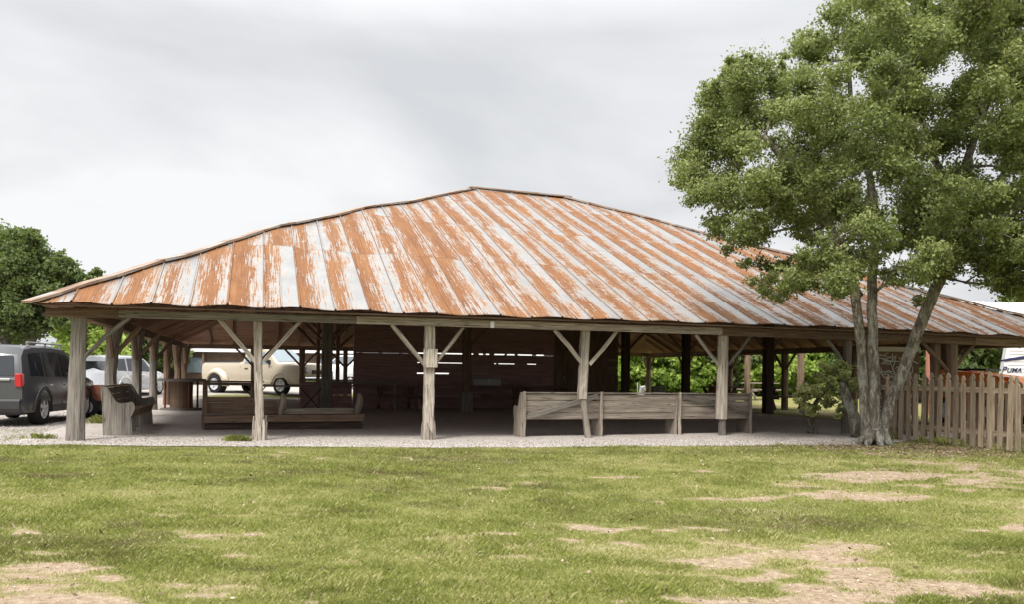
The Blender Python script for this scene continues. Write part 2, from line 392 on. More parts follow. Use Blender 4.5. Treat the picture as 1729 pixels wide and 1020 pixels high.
idx = np.arange(uu.size).reshape(uu.shape); Fc = np.stack([idx[:-1, :-1], idx[:-1, 1:], idx[1:, 1:], idx[1:, :-1]], -1).reshape(-1, 4)
fl = npmesh('gravel_floor', np.stack([xx, yy, zz], -1).reshape(-1, 3), Fc, m.m); fl['kind'] = 'structure'

# loose pale stones along the drip line and on the parking gravel
def stones(n, fx, mat, name, smin, smax):
    P = fx(n); s = rng.uniform(smin, smax, len(P))*rng.uniform(.5, 1, len(P))
    base = np.array([(1, 0, 0), (0, 1, 0), (-1, 0, 0), (0, -1, 0), (0, 0, .6), (0, 0, -.6)])
    th = rng.uniform(0, 6.28, len(P)); c, si = np.cos(th), np.sin(th)
    J = base[None]*rng.uniform(.6, 1.3, (len(P), 6, 3)); VV = np.empty_like(J)
    VV[..., 0] = J[..., 0]*c[:, None]-J[..., 1]*si[:, None]; VV[..., 1] = J[..., 0]*si[:, None]+J[..., 1]*c[:, None]; VV[..., 2] = J[..., 2]
    VV = VV*s[:, None, None]+P[:, None]
    t = np.array([(0, 1, 4), (1, 2, 4), (2, 3, 4), (3, 0, 4), (1, 0, 5), (2, 1, 5), (3, 2, 5), (0, 3, 5)])
    FF = (t[None]+6*np.arange(len(P))[:, None, None]).reshape(-1, 3)
    o = npmesh(name, VV.reshape(-1, 3), FF, mat, None, np.repeat(rng.random(len(P)), 8), 3); o['kind'] = 'stuff'; return o
ms = M_('limestone_chips', .9, .1); at = ms.n('Attribute', attribute_name='tint'); ms.col(ms.ramp(at.outputs['Fac'], [(0, (.2, .165, .14)), (.4, (.36, .325, .29)), (1, (.64, .6, .56))]))
def drip(n):
    u = rng.uniform(-.9, 17, n); v = edge_v(u)+rng.gamma(1.6, .45, n)-.12+1.5*sm(13.5, 16.5, u); x = P0.x+U.x*u+V_.x*v; y = P0.y+U.y*u+V_.y*v
    return np.stack([x, y, terr(x, y)+.016], -1)
stones(26000, drip, ms.m, 'gravel', .006, .02)
def park(n):
    x = rng.uniform(-16, -6.5, n); y = rng.uniform(14, 30, n); k = gravelmask(x, y) > .6; x, y = x[k], y[k]
    return np.stack([x, y, terr(x, y)+.006], -1)
stones(22000, park, ms.m, 'gravel', .008, .026)
def bare(n):
    x = rng.uniform(-7, 11, n); y = rng.uniform(5, 16, n); k = dirt(x, y) > .75; x, y = x[k], y[k]
    return np.stack([x, y, terr(x, y)+.004], -1)
msd = M_('soil_pebbles', .9, .1); at = msd.n('Attribute', attribute_name='tint'); msd.col(msd.ramp(at.outputs['Fac'], [(0, (.2, .14, .1)), (.6, (.45, .36, .27)), (1, (.7, .64, .56))]))
stones(26000, bare, msd.m, 'pebbles', .003, .016)

# grass blades
def blades(n, xr, yr, hmin, hmax, name, wid, keep, tintf):
    y = yr[0]+(yr[1]-yr[0])*rng.random(n)**1.25; x = rng.uniform(-1, 1, n)*(y*.62+.4)
    k = keep(x, y); x, y = x[k], y[k]; n = len(x)
    z = terr(x, y)-.004
    clump = fbm(x, y, .28, 51, 3); tall = fbm(x, y*1.4, 1.1, 55, 3)
    h = rng.uniform(hmin, hmax, n)*(.4+1.0*clump*tall*2)*(1-.35*sm(.1, .6, dirt(x, y)))
    a = rng.uniform(0, 6.28, n); lean = rng.uniform(.2, 1.1, n)*h; wv = wid*(.6+.8*rng.random(n))*(.7+y*.055)
    dx, dy = np.cos(a), np.sin(a); b = a+rng.uniform(-.8, .8, n)+1.57; bx, by = np.cos(b)*wv/2, np.sin(b)*wv/2
    V = np.empty((n, 4, 3))
    V[:, 0] = np.stack([x-bx, y-by, z], -1); V[:, 1] = np.stack([x+bx, y+by, z], -1)
    V[:, 2] = np.stack([x+bx*.7+dx*lean*.45, y+by*.7+dy*lean*.45, z+h*.7], -1); V[:, 3] = np.stack([x+dx*lean, y+dy*lean, z+h*.95], -1)
    FF = np.arange(n*4).reshape(-1, 4)
    o = npmesh(name, V.reshape(-1, 3), FF, MT['grass'], None, tintf(x, y)); o['kind'] = 'stuff'; return o
def keep1(x, y):
    u, v = loc_uv(x, y); ev = edge_v(u)+(fbm(u, u*0, .9, 31)-.5)*.35+(fbm(u, u*0, .16, 33)-.5)*.12+1.6*sm(13.5, 16.5, u)
    infl = (v > ev-.03) & (u > -1)
    d = dirt(x, y); g_ = gravelmask(x, y)
    p = (1-.95*sm(.15, .9, d+(fbm(x, y, .2, 83, 3)-.5)*1.0))*(1-.93*sm(.3, .75, g_))
    return (~infl) & (rng.random(len(x)) < p)
def tint1(x, y):
    n = len(x); t = .47+(fbm(x*.6, y*1.3, 1.7, 61, 4)-.5)*1.15+(fbm(x, y, .35, 66, 3)-.5)*.6+.25*dirt(x, y)-.28*sm(.66, .78, fbm(x, y*1.5, .5, 131, 3))+rng.normal(0, .12, n)
    px, py = proj(x, y, 0)
    t = t+.13*sm(900, 1010, py)+.10*np.exp(-((px-620)/420)**2-((py-900)/60)**2)-.02*sm(830, 770, py)
    dry = rng.random(n) < .09+.25*dirt(x, y); t[dry] = rng.uniform(.7, 1, dry.sum())
    return np.clip(t, 0, 1)
blades(900000, None, (4.6, 17.5), .014, .042, 'grass', .0036, keep1, tint1)
# a few coarse tufts
def keep2(x, y): return keep1(x, y) & (fbm(x, y, .45, 71, 2) > .66)
blades(150000, None, (5, 16.5), .03, .07, 'grass', .0045, keep2, lambda x, y: np.clip(.5+(fbm(x, y, 1.2, 73)-.5)*.9+rng.normal(0, .12, len(x)), 0, 1))
# weeds at the gravel
def weed(px, py, n, r, hh, lab, name='weeds'):
    c = G(px, py); a = rng.uniform(0, 6.28, n); rr = r*np.abs(rng.normal(0, .5, n)); x = c.x+rr*np.cos(a)+r*.35*np.sin(rr*9); y = c.y+rr*np.sin(a)*.5
    h = hh*rng.uniform(.25, 1, n)*np.exp(-(rr/r)**2); l = h*rng.uniform(.2, .9, n); a2 = a+rng.normal(0, .5, n); z = terr(x, y); wv = .005
    V = np.stack([np.stack([x-wv, y, z], -1), np.stack([x+wv, y, z], -1), np.stack([x+wv*.7+np.cos(a2)*l*.4, y+np.sin(a2)*l*.4, z+h*.7], -1), np.stack([x+np.cos(a2)*l, y+np.sin(a2)*l, z+h], -1)], 1)
    o = npmesh(name, V.reshape(-1, 3), np.arange(n*4).reshape(-1, 4), MT['grass'], None, np.clip(rng.normal(.45, .15, n), 0, 1)); o['kind'] = 'stuff'
weed(392, 744, 900, .32, .14, 'green weed tuft growing in the gravel left of the splintered second front post')
weed(168, 716, 700, .5, .22, 'dry weedy clump on the gravel between corner post and angled pew')
weed(60, 742, 500, .4, .12, 'low weeds on the gravel behind the grey SUV, left of the corner post')

# ------------------------------------------------------------------ pavilion
pav = empty('pavilion', P0, TH, 'large open-sided timber pavilion with a rusty streaked metal hip roof on rough posts', 'pavilion')
RL = (u_at(795, 11.7), 11.7, 7.32); RR = (u_at(955, 11.7), 11.7, 7.22)
def eave_z(u): return float(np.interp(u, [-.6, 0, 3, 6.2, 9.3, 15.5, 20, 22.2], [2.31, 2.315, 2.345, 2.315, 2.31, 2.30, 2.21, 2.19]))
UM, VM = BU+OV, BV+OV
def vlim(u):
    if u < RL[0]: return -OV+(RL[1]+OV)*(u+OV)/(RL[0]+OV)
    if u > RR[0]: return -OV+(RR[1]+OV)*(UM-u)/(UM-RR[0])
    return RL[1]
def roof_z(u, v):
    t = (v+OV)/(RL[1]+OV); zr = np.interp(u, [RL[0], RR[0]], [RL[2], RR[2]]); e = eave_z(u)
    z = e+(zr-e)*t
    z += .24*math.sin(math.pi*min(1, t))**1.3*float(sm(13, 3, u))       # the old roof bellies up on its left half
    z += .03*math.sin(u*2.1+t*3)*math.sin(math.pi*t)+.018*math.sin(u*5.3+1+t*5)*(1-t)
    return z
PW = .61
# galvanised and rusted sheet material, in metres along the eave (U) and up the slope (V)
def roofmat():
    m = M_('rusted_galvanised_sheet', .55, .35)
    t = m.n('TexCoord'); sp = m.n('SeparateXYZ'); m.l(t.outputs['UV'], sp.inputs[0]); u, v = sp.outputs[0], sp.outputs[1]
    pu = m.ma('DIVIDE', u, PW); pi = m.ma('FLOOR', pu); pf = m.ma('FRACT', pu)
    row = m.ma('FLOOR', m.ma('DIVIDE', m.ma('ADD', v, m.ma('MULTIPLY', pi, .0)), 3.6))
    def rn(a, b, seed):
        c = m.n('CombineXYZ'); m.l(a, c.inputs[0]); m.l(b, c.inputs[1]); c.inputs[2].default_value = seed
        w_ = m.n('TexWhiteNoise', noise_dimensions='3D'); m.l(c.outputs[0], w_.inputs['Vector']); return w_.outputs['Value']
    r1 = rn(pi, row, .3); r2 = rn(pi, row, 4.7)
    def vec(su, sv, seed):
        c = m.n('CombineXYZ'); m.l(m.ma('MULTIPLY', u, su), c.inputs[0]); m.l(m.ma('MULTIPLY', v, sv), c.inputs[1])
        m.l(m.ma('ADD', m.ma('MULTIPLY', pi, 3.7), m.ma('ADD', m.ma('MULTIPLY', row, 1.3), seed)), c.inputs[2]); return c.outputs[0]
    streak = m.noise(vec(34, .8, 0), 1, 4, .65); streak2 = m.noise(vec(75, 2.2, 5), 1, 3, .6)
    blot = m.noise(vec(2.2, .9, 9), 1, 5, .6); smear = m.noise(vec(3.5, 11, 3), 1, 5, .72, .4); fine = m.noise(vec(22, 14, 2), 1, 4, .7)
    # rust is thickest beside one seam of each sheet and thins across it
    fall = m.ma('SUBTRACT', 1.0, m.ma('ABSOLUTE', m.ma('SUBTRACT', pf, m.ma('ADD', .1, m.ma('MULTIPLY', r2, .45)))))
    amt = m.ma('ADD', m.ma('MULTIPLY', fall, 1.25), m.ma('MULTIPLY', r1, .34))
    amt = m.ma('ADD', amt, m.ma('MULTIPLY', m.ma('SUBTRACT', blot, .5), 1.5))
    # left half streaks down the slope, right half smears across
    side = m.n('MapRange'); m.l(m.ma('ADD', u, m.ma('MULTIPLY', blot, 3.0)), side.inputs[0]); side.inputs[1].default_value = 8; side.inputs[2].default_value = 13
    tex = m.mix(side.outputs[0], streak, m.mix(.35, smear, streak))
    amt = m.ma('ADD', amt, m.ma('MULTIPLY', m.ma('SUBTRACT', tex, .5), 2.3))
    amt = m.ma('ADD', amt, m.ma('MULTIPLY', m.ma('SUBTRACT', streak2, .5), 1.6))
    amt = m.ma('ADD', amt, m.ma('MULTIPLY', m.ma('SUBTRACT', fine, .5), .9))
    amt = m.ma('SUBTRACT', amt, m.ma('ADD', .53, m.ma('MULTIPLY', side.outputs[0], .07)))
    galv = m.ramp(m.noise(vec(1.2, .7, 1), 3, 5), [(.3, (.2, .2, .197)), (.7, (.27, .27, .266))])
    rust = m.ramp(m.ma('ADD', m.ma('MULTIPLY', blot, .5), m.ma('MULTIPLY', streak, .5)), [(.35, (.105, .04, .015)), (.5, (.18, .074, .026)), (.66, (.255, .122, .048))])
    mid = m.mix(m.ramp(amt, [(.16, 0.0), (.46, 1.0)]), galv, (.32, .235, .165))
    c = m.mix(m.ramp(amt, [(.36, 0.0), (.6, 1.0)]), mid, rust)
    # seam grime, sheet laps
    sg = m.ramp(m.ma('ABSOLUTE', m.ma('SUBTRACT', pf, .5)), [(.475, 0.0), (.497, .75)]); c = m.mix(sg, c, (.2, .12, .08))
    ce = m.ramp(m.ma('ABSOLUTE', m.ma('SUBTRACT', pf, .53)), [(.0, .45), (.02, 0.0)]); c = m.mix(ce, c, (.27, .17, .11))
    lf = m.ma('FRACT', m.ma('DIVIDE', v, 3.6)); c = m.mix(m.ramp(lf, [(.0, .4), (.006, 0.0)]), c, (.2, .12, .08))
    m.col(c); m.l(m.ramp(amt, [(.4, .38), (.6, .9)]), m.b.inputs['Roughness']); m.l(m.ramp(amt, [(.35, .35), (.6, 0.0)]), m.b.inputs['Metallic'])
    m.bump(m.ma('ADD', streak, fine), .004, .5); return m.m
MT['roof'] = roofmat()
def roof_face(toUV, lim, zf, U0, U1, name, uoff, parent):
    """one roof face: columns at the sheet ribs, rows up the slope"""
    cols = []; k = math.floor(U0/PW)
    while k*PW < U1:
        for d, h in ((0, .0), (.012, .026), (.03, .026), (.042, .0), (.17, .0), (.3, .0), (.308, .012), (.322, .012), (.33, .0), (.46, 0)):
            u = k*PW+d
            if U0 <= u <= U1: cols.append((u, h))
        k += 1
    if cols[0][0] > U0: cols.insert(0, (U0, 0))
    if cols[-1][0] < U1: cols.append((U1, 0))
    rows = sorted([.0, .02]+list(np.arange(.5, 13.2, .55))+[3.6-.01, 3.6+.01, 7.2-.01, 7.2+.01, 10.8-.01, 10.8+.01]); sl = 1.08
    mb = MB(); nr = len(rows)
    for (u, h) in cols:
        L_ = (lim(u)+OV)*sl
        for r in rows:
            s = min(r, max(L_, 0)); v = -OV+s/sl; lap = .010*(1-((r+1e-4) % 3.6)/3.6) if r > 0 else .01
            jag = .012*math.sin(k*3.3+math.floor(u/PW)*2.7) if r == 0 else 0
            x, y = toUV(u, v-jag); z = zf(u, v)+h+lap
            if r == 0: z -= .012*abs(math.sin(math.floor(u/PW)*1.7+2*(u % PW)))
            mb.v.append((x, y, z))
    for i in range(len(cols)-1):
        for j in range(nr-1):
            a, b, c, d = i*nr+j, (i+1)*nr+j, (i+1)*nr+j+1, i*nr+j+1
            L0, L1 = (lim(cols[i][0])+OV)*sl, (lim(cols[i+1][0])+OV)*sl
            if rows[j] >= max(L0, L1): continue
            mb.quad((a, b, c, d), [(cols[i][0]+uoff, min(rows[j], L0)), (cols[i+1][0]+uoff, min(rows[j], L1)), (cols[i+1][0]+uoff, min(rows[j+1], L1)), (cols[i][0]+uoff, min(rows[j+1], L0))])
    return mb.build(name, MT['roof'], parent)
roofo = roof_face(lambda u, v: (u, v), vlim, roof_z, -OV, UM, 'roof', 0.0, pav)
# the other three faces
def zlin(run, rise, e=2.3): return lambda u, v: e+(rise-e)*(v+OV)/(run+OV)
def lim3(L0, a, b, run):
    def f(u):
        if u < a: return -OV+(run+OV)*(u+OV)/(a+OV)
        if u > b: return -OV+(run+OV)*(L0-u)/(L0-b)
        return run
    return f
hipz = lambda u: roof_z(u, vlim(u))
roof_face(lambda u, v: (u, BV-v), lim3(UM, RL[0], RR[0], BV-RL[1]), lambda u, v: 2.3+(np.interp(u, [RL[0], RR[0]], [RL[2], RR[2]])-2.3)*(v+OV)/(BV-RL[1]+OV), -OV, UM, 'roof', 40.0, pav)
def side_z(run, near):
    def f(a, v):
        # a runs along the side (depth), v inward; the near hip follows the front face
        t = (v+OV)/(run+OV); u = v if near else BU-v
        z = 2.3+(RL[2]-2.3)*t if near else 2.2+(RR[2]-2.2)*t
        hz = roof_z(u, vlim(u)); k = float(sm(RL[1], -OV, a)) if RL[1] > a else 0
        vh = vlim(u); k = max(0., min(1., (RL[1]+1-a)/max(.01, RL[1]+1-vh)))
        return z+(hz-z)*k
    return f
roof_face(lambda a, v: (v, a), lim3(VM, RL[1], RL[1]+.01, RL[0]), side_z(RL[0], True), -OV, VM, 'roof', 80.0, pav)
roof_face(lambda a, v: (BU-v, a), lim3(VM, RL[1], RL[1]+.01, BU-RR[0]), side_z(BU-RR[0], False), -OV, VM, 'roof', 120.0, pav)
# board sheathing just under the sheets
def sheath(pts_top, name='roof_deck'):
    pass
def deck_face(toUV, lim, zf, U0, U1):
    mb = MB(); n = 40; k = 14
    for i in range(n+1):
        u = U0+(U1-U0)*i/n
        for j in range(k+1):
            v = -OV+.06+(lim(u)+OV-.06)*j/k if lim(u) > -OV+.06 else lim(u)
            x, y = toUV(u, v); mb.v.append((x, y, zf(u, v)-.035))
    for i in range(n):
        for j in range(k):
            a, b, c, d = i*(k+1)+j, (i+1)*(k+1)+j, (i+1)*(k+1)+j+1, i*(k+1)+j+1
            q = [mb.v[x] for x in (a, b, c, d)]
            mb.quad((a, d, c, b), [(p[0], p[1]*.35) for p in (q[0], q[3], q[2], q[1])])
    o = mb.build('roof_deck', MT['wood_ceiling'], pav); return o
deck_face(lambda u, v: (u, v), vlim, roof_z, -OV+.05, UM-.05)
deck_face(lambda u, v: (u, BV-v), lim3(UM, RL[0], RR[0], BV-RL[1]), lambda u, v: 2.3+(RL[2]-2.3)*(v+OV)/(BV-RL[1]+OV), -OV+.05, UM-.05)
deck_face(lambda a, v: (v, a), lim3(VM, RL[1], RL[1]+.01, RL[0]), side_z(RL[0], True), -OV+.05, VM-.05)
deck_face(lambda a, v: (BU-v, a), lim3(VM, RL[1], RL[1]+.01, BU-RR[0]), side_z(BU-RR[0], False), -OV+.05, VM-.05)
# hip and ridge caps
m = M_('cap_flashing', .6, .3); n = m.noise(m.co('UV', (.7, 3, 1)), 1, 5, .65)
m.col(m.ramp(n, [(.38, (.3, .3, .3)), (.5, (.3, .22, .16)), (.62, (.18, .1, .06))])); MT['cap'] = m.m
def cap(pts, name):
    mb = MB()
    for a, b in zip(pts[:-1], pts[1:]): mb.bar(a, b, .24, .045, None, 1, .006)
    mb.build(name, MT['cap'], pav)
cap([(u, vlim(u), roof_z(u, vlim(u))+.035) for u in np.linspace(-OV-.05, RL[0]+.1, 30)], 'hip_cap')
cap([(u, vlim(u), roof_z(u, vlim(u))+.035) for u in np.linspace(RR[0]-.1, UM+.03, 30)], 'hip_cap')
cap([(RL[0]-.12, RL[1], RL[2]+.05), ((RL[0]+RR[0])/2, RL[1], RL[2]+.0), (RR[0]+.12, RR[1], RR[2]+.05)], 'ridge_cap')
cap([(-OV, VM, 2.36), (RL[0], RL[1], RL[2]+.04)], 'hip_cap'); cap([(UM, VM, 2.36), (RR[0], RR[1], RR[2]+.04)], 'hip_cap')
# rafters
def rafter(p0, p1): MB().bar(p0, p1, .06, .13, (0, 0, 1), 3, .008).build('rafter', MT['wood_ceiling'], pav)
for u in np.arange(.1, BU, .92):
    v = vlim(u)-.1
    if v > .6: rafter((u, .16, roof_z(u, .16)-.12), (u, v, roof_z(u, v)-.13))
f3 = lim3(UM, RL[0], RR[0], BV-RL[1])
for u in np.arange(.1, BU, .92):
    v = f3(u)-.1
    if v > .6: rafter((u, BV+OV-.12, 2.2), (u, BV-v, 2.3+(RL[2]-2.3)*(v+OV)/(BV-RL[1]+OV)-.13))
f4 = lim3(VM, RL[1], RL[1]+.01, RL[0]); zs = side_z(RL[0], True); f5 = lim3(VM, RL[1], RL[1]+.01, BU-RR[0]); zs2 = side_z(BU-RR[0], False)
for a in np.arange(.8, BV, 1.0):
    v = f4(a)-.1
    if v > .6: rafter((-OV+.12, a, zs(a, -OV)-.09), (v, a, zs(a, v)-.13))
    v = f5(a)-.1
    if v > .6: rafter((BU+OV-.12, a, zs2(a, -OV)-.09), (BU-v, a, zs2(a, v)-.13))
# perimeter beams
fu = [0, u_at(437, 0), u_at(725, 0), u_at(987, 0), u_at(1220, 0), u_at(1430, 0), u_at(1606, 0), BU]
def beam(a, b, w_, h, mat, segs=6, jit=.01, name='beam', sag=0.): return MB().bar(a, b, w_, h, (0, 0, 1), segs, jit, .01, sag=sag).build(name, mat, pav)
jn = [-.45, u_at(200, -.1), u_at(600, -.1), u_at(1216, -.1), u_at(1640, -.1), BU+.4]
for i, (a, b) in enumerate(zip(jn[:-1], jn[1:])):
    mt = [MT['wood_brown'], MT['wood_grey'], MT['wood_pale'], MT['wood_brown'], MT['wood_brown']][i]; h = [.15, .13, .14, .17, .17][i]
    beam((a, -.12-.012*i, eave_z(a)-.145), (b-.006, -.12-.012*i, eave_z(b)-.145), .09, h, mt, 8, .007)
beam((-.3, .1, 2.2), (BU+.3, .1, 2.16), .12, .14, MT['wood_dark'])
beam((0, .2, 2.19), (0, BV, 2.19), .2, .2, MT['wood_brown'])
beam((BU, .2, 2.14), (BU, BV, 2.17), .2, .2, MT['wood_brown'])
beam((.11, BV, 2.22), (BU-.11, BV, 2.22), .18, .18, MT['wood_brown'])
beam((3, 10.4, 2.9), (19, 10.4, 2.9), .18, .22, MT['wood_dark'])
beam((6, 14.2, 2.9), (20, 14.2, 2.9), .18, .22, MT['wood_dark'])
# tattered edge lath under the sheets
beam((-.5, -OV+.1, eave_z(0)-.035), (10.5, -OV+.1, eave_z(10.5)-.035), .05, .03, MT['wood_brown'], 12, .004, 'edge_lath')
beam((10.52, -OV+.1, eave_z(10.5)-.035), (BU+.5, -OV+.1, eave_z(BU)-.035), .05, .03, MT['wood_brown'], 12, .004, 'edge_lath')

def zg(u, v): p = PV(u, v); return tz(p.x, p.y)
def post(pts, rad, mat, parent=pav, sq=None, label=None, jit=.07, n=9):
    z0 = zg(pts[0][0], pts[0][1])
    pts = [(p[0], p[1], p[2]+(z0-.05 if i == 0 else 0)) for i, p in enumerate(pts)]
    mb = MB()
    if sq:
        for a, b in zip(pts[:-1], pts[1:]): mb.bar(a, b, sq[0], sq[1], (0, 1, 0), 10, .006, .018)
    else:
        P = [];  Rr = []
        for i in range(len(pts)-1):
            for k in range(4):
                t = k/4; P.append(Vector(pts[i]).lerp(Vector(pts[i+1]), t)); Rr.append(rad[i]+(rad[i+1]-rad[i])*t)
        P.append(Vector(pts[-1])); Rr.append(rad[-1]); mb.log(P, Rr, n, jit)
    o = mb.build('post', mat, parent); 
    if label: o['label'] = label
    return o
def brace(po, a, b, r=.04, mat=None):
    a = Vector(a); b = Vector(b); mid = (a+b)/2+Vector((0, 0, rnd.uniform(-.03, .03)))
    MB().log([a, a.lerp(mid, .5), mid, mid.lerp(b, .5), b], [r, r*.95, r, r*1.05, r*.9], 6, .1).build('brace', mat or MT['wood_grey'], po)
BT = 2.2
# front row, left to right
p = post([(0, 0, 0), (.02, 0, 1.1), (.05, 0, BT)], [.155, .135, .12], MT['wood_grey'], label='thick grey log corner post'); brace(p, (.12, -.02, 1.42), (.84, -.05, 2.13))
u = fu[1]; p = post([(u+.03, 0, .3), (u-.01, 0, 1.2), (u-.03, 0, BT)], 0, MT['wood_pale'], sq=(.145, .16))
brace(p, (u-.07, -.03, 1.4), (u-.68, -.05, 2.13), .04, MT['wood_pale']); brace(p, (u+.08, -.03, 1.4), (u+.72, -.05, 2.15), .036, MT['wood_pale'])
def splinter(po, u, z1, wid, n, lab='splintered grey foot sleeve', rr=.03):
    mb = MB()
    for i in range(n):
        a = 6.283*i/n; q = (u+wid*math.cos(a), wid*.8*math.sin(a)); h = z1*rnd.uniform(.45, 1.2); z0 = zg(u, 0)-.05
        mb.log([(q[0], q[1], z0), (q[0]+rnd.uniform(-.01, .01), q[1], h*.6), (q[0]*1.0+rnd.uniform(-.02, .02), q[1], h)], [rr*1.25, rr, rr*.45], 5, .25)
    o = mb.build('post_foot', MT['wood_pale'], po); o['label'] = lab
splinter(p, u+.03, .36, .1, 13)
u = fu[2]; p = post([(u-.01, 0, .0), (u-.005, 0, 1.0), (u, 0, BT)], 0, MT['wood_pale'], sq=(.19, .18))
brace(p, (u-.09, -.03, 1.38), (u-.73, -.05, 2.12), .045, MT['wood_pale']); brace(p, (u+.12, -.03, 1.42), (u+.64, -.05, 2.1), .034, MT['wood_pale'])
splinter(p, u+.0, .28, .115, 14)
sb = empty('notice_board', PV(u-.005, -.15, 1.5), TH, 'blank weathered square board nailed to the third front post', 'board')
MB().bar((-.005, 0, -.17), (-.005, 0, .175), .265, .03, (0, 1, 0), 5, .002).build('plank', MT['wood_pale'], sb)
nb = MB()
for qx in (-.105, .1):
    for qz in (-.14, .145): nb.tube((qx, -.013, qz), (qx, -.022, qz), .007, 6)
nb.build('nail', MT['rust_box'], sb)
u = fu[3]; p = post([(u+.1, 0, 0), (u+.02, -.01, .42), (u-.03, 0, .82)], [.075, .065, .075], MT['wood_pale'], jit=.16, label='post with a crooked splintered lower half')
MB().bar((u-.05, 0, .74), (u+.01, 0, BT), .165, .16, (0, 1, 0), 10, .008, .02).build('post_shaft', MT['wood_pale'], p)
brace(p, (u-.05, -.03, 1.43), (u-.66, -.05, 2.1), .045, MT['wood_pale']); brace(p, (u+.09, -.03, 1.43), (u+.66, -.05, 2.1), .042, MT['wood_pale'])
u = fu[4]; p = post([(u+.0, 0, 0), (u+.0, 0, .4)], [.085, .075], MT['wood_grey'], jit=.15, label='post on a short narrow grey stub')
MB().log([(u-.01, 0, .33), (u-.005, 0, .7), (u, 0, 1.3), (u+.01, 0, BT)], [.13, .125, .118, .11], 9, .06).build('post_shaft', MT['wood_pale'], p)
brace(p, (u-.1, -.03, 1.45), (u-.66, -.05, 2.08), .036, MT['wood_pale']); brace(p, (u+.1, -.03, 1.45), (u+.62, -.05, 2.08), .034, MT['wood_grey'])
u = fu[5]; p = post([(u, 0, 0), (u+.01, 0, 1.0), (u, 0, BT)], [.12, .1, .1], MT['wood_grey']); brace(p, (u-.09, -.03, 1.5), (u-.55, -.05, 2.06), .036); brace(p, (u+.08, -.03, 1.45), (u+.68, -.05, 2.06), .036, MT['wood_brown'])
u = fu[6]; p = post([(u, 0, 0), (u+.02, 0, 1.0), (u, 0, BT)], [.13, .12, .14], MT['wood_brown']); brace(p, (u-.1, -.03, 1.4), (u-.85, -.05, 2.04), .045, MT['wood_brown']); brace(p, (u+.1, -.03, 1.5), (u+.6, -.05, 2.04), .045, MT['wood_brown'])
p = post([(u-.22, .25, 0), (u-.2, .25, 1.0), (u-.22, .25, BT)], [.1, .1, .13], MT['wood_brown'])
u = BU; p = post([(u, 0, 0), (u, 0, 1.0), (u, 0, BT)], [.13, .12, .14], MT['wood_brown']); brace(p, (u-.1, -.03, 1.45), (u-.8, -.05, 2.04), .045, MT['wood_brown'])
# left side: forked tree-trunk posts
for i in range(1, 7):
    v = 3.9*i; r = rnd.uniform(.12, .15)
    p = post([(0, v, 0), (rnd.uniform(-.05, .05), v, 1.1), (0, v, 1.75), (rnd.uniform(-.04, .04), v, BT)], [r, r*.85, r*.95, r*1.5], MT['wood_grey' if i < 4 else 'wood_brown'])
    brace(p, (0, v-.1, 1.5), (0, v-.75, 2.12), .06, MT['wood_brown']); brace(p, (0, v+.1, 1.5), (0, v+.75, 2.12), .06, MT['wood_brown'])
    if i < 4: brace(p, (.1, v, 1.6), (.55, v, 2.15), .05, MT['wood_brown'])
# right side and rear
for i in range(1, 7):
    v = 3.9*i; p = post([(BU, v, 0), (BU, v, 1.2), (BU, v, BT)], [.13, .12, .14], MT['wood_brown'])
    brace(p, (BU, v-.1, 1.5), (BU, v-.7, 2.1), .05, MT['wood_brown']); brace(p, (BU, v+.1, 1.5), (BU, v+.7, 2.1), .05, MT['wood_brown'])
for i, px in enumerate([428, 510, 583, 700, 830, 960, 1100, 1137, 1193, 1262, 1352]):
    u = u_at(px, BV)
    if u > BU-.5: continue
    r = .1 if px in (583,) else .12
    p = post([(u, BV, 0), (u, BV, 1.2), (u, BV, BT)], [r, r*.95, r*1.1], MT['wood_brown'])
    brace(p, (u-.08, BV, 1.45), (u-.75, BV, 2.16), .05, MT['wood_brown']); brace(p, (u+.08, BV, 1.45), (u+.75, BV, 2.16), .05, MT['wood_brown'])
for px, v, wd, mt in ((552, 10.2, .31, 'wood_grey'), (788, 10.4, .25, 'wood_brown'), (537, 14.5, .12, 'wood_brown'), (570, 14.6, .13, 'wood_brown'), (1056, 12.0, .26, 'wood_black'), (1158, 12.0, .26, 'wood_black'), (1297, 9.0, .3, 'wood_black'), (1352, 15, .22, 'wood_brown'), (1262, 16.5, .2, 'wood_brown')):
    u = u_at(px, v); p = post([(u, v, 0), (u, v, 3.2), (u, v, 5.2)], 0, MT[mt], sq=(wd, wd*.9))
    if px == 788: MB().bar((u, v, -.03), (u, v, .62), .35, .32, (0, 1, 0), 3, .01, .02).build('post_foot', MT['wood_grey'], p)
    brace(p, (u+.1, v, 2.1), (u+1.0, v, 3.0), .05, MT['wood_brown']); brace(p, (u-.1, v, 2.1), (u-1.0, v, 3.0), .05, MT['wood_brown'])
# little floodlight on the front beam
fp = PV(u_at(829, -.2), -.2, 2.15)
fx = empty('flood_light', fp, TH, 'small white light fixture screwed to the front beam right of the board post', 'light')
MB().bar((0, -.05, -.05), (0, -.05, .07), .075, .07, (0, 1, 0), 1, 0, .012).build('housing', MT['white'], fx)
MB().bar((-.02, 0, .05), (-.02, .04, .05), .03, .03).build('bracket', MT['tin_dark'], fx)

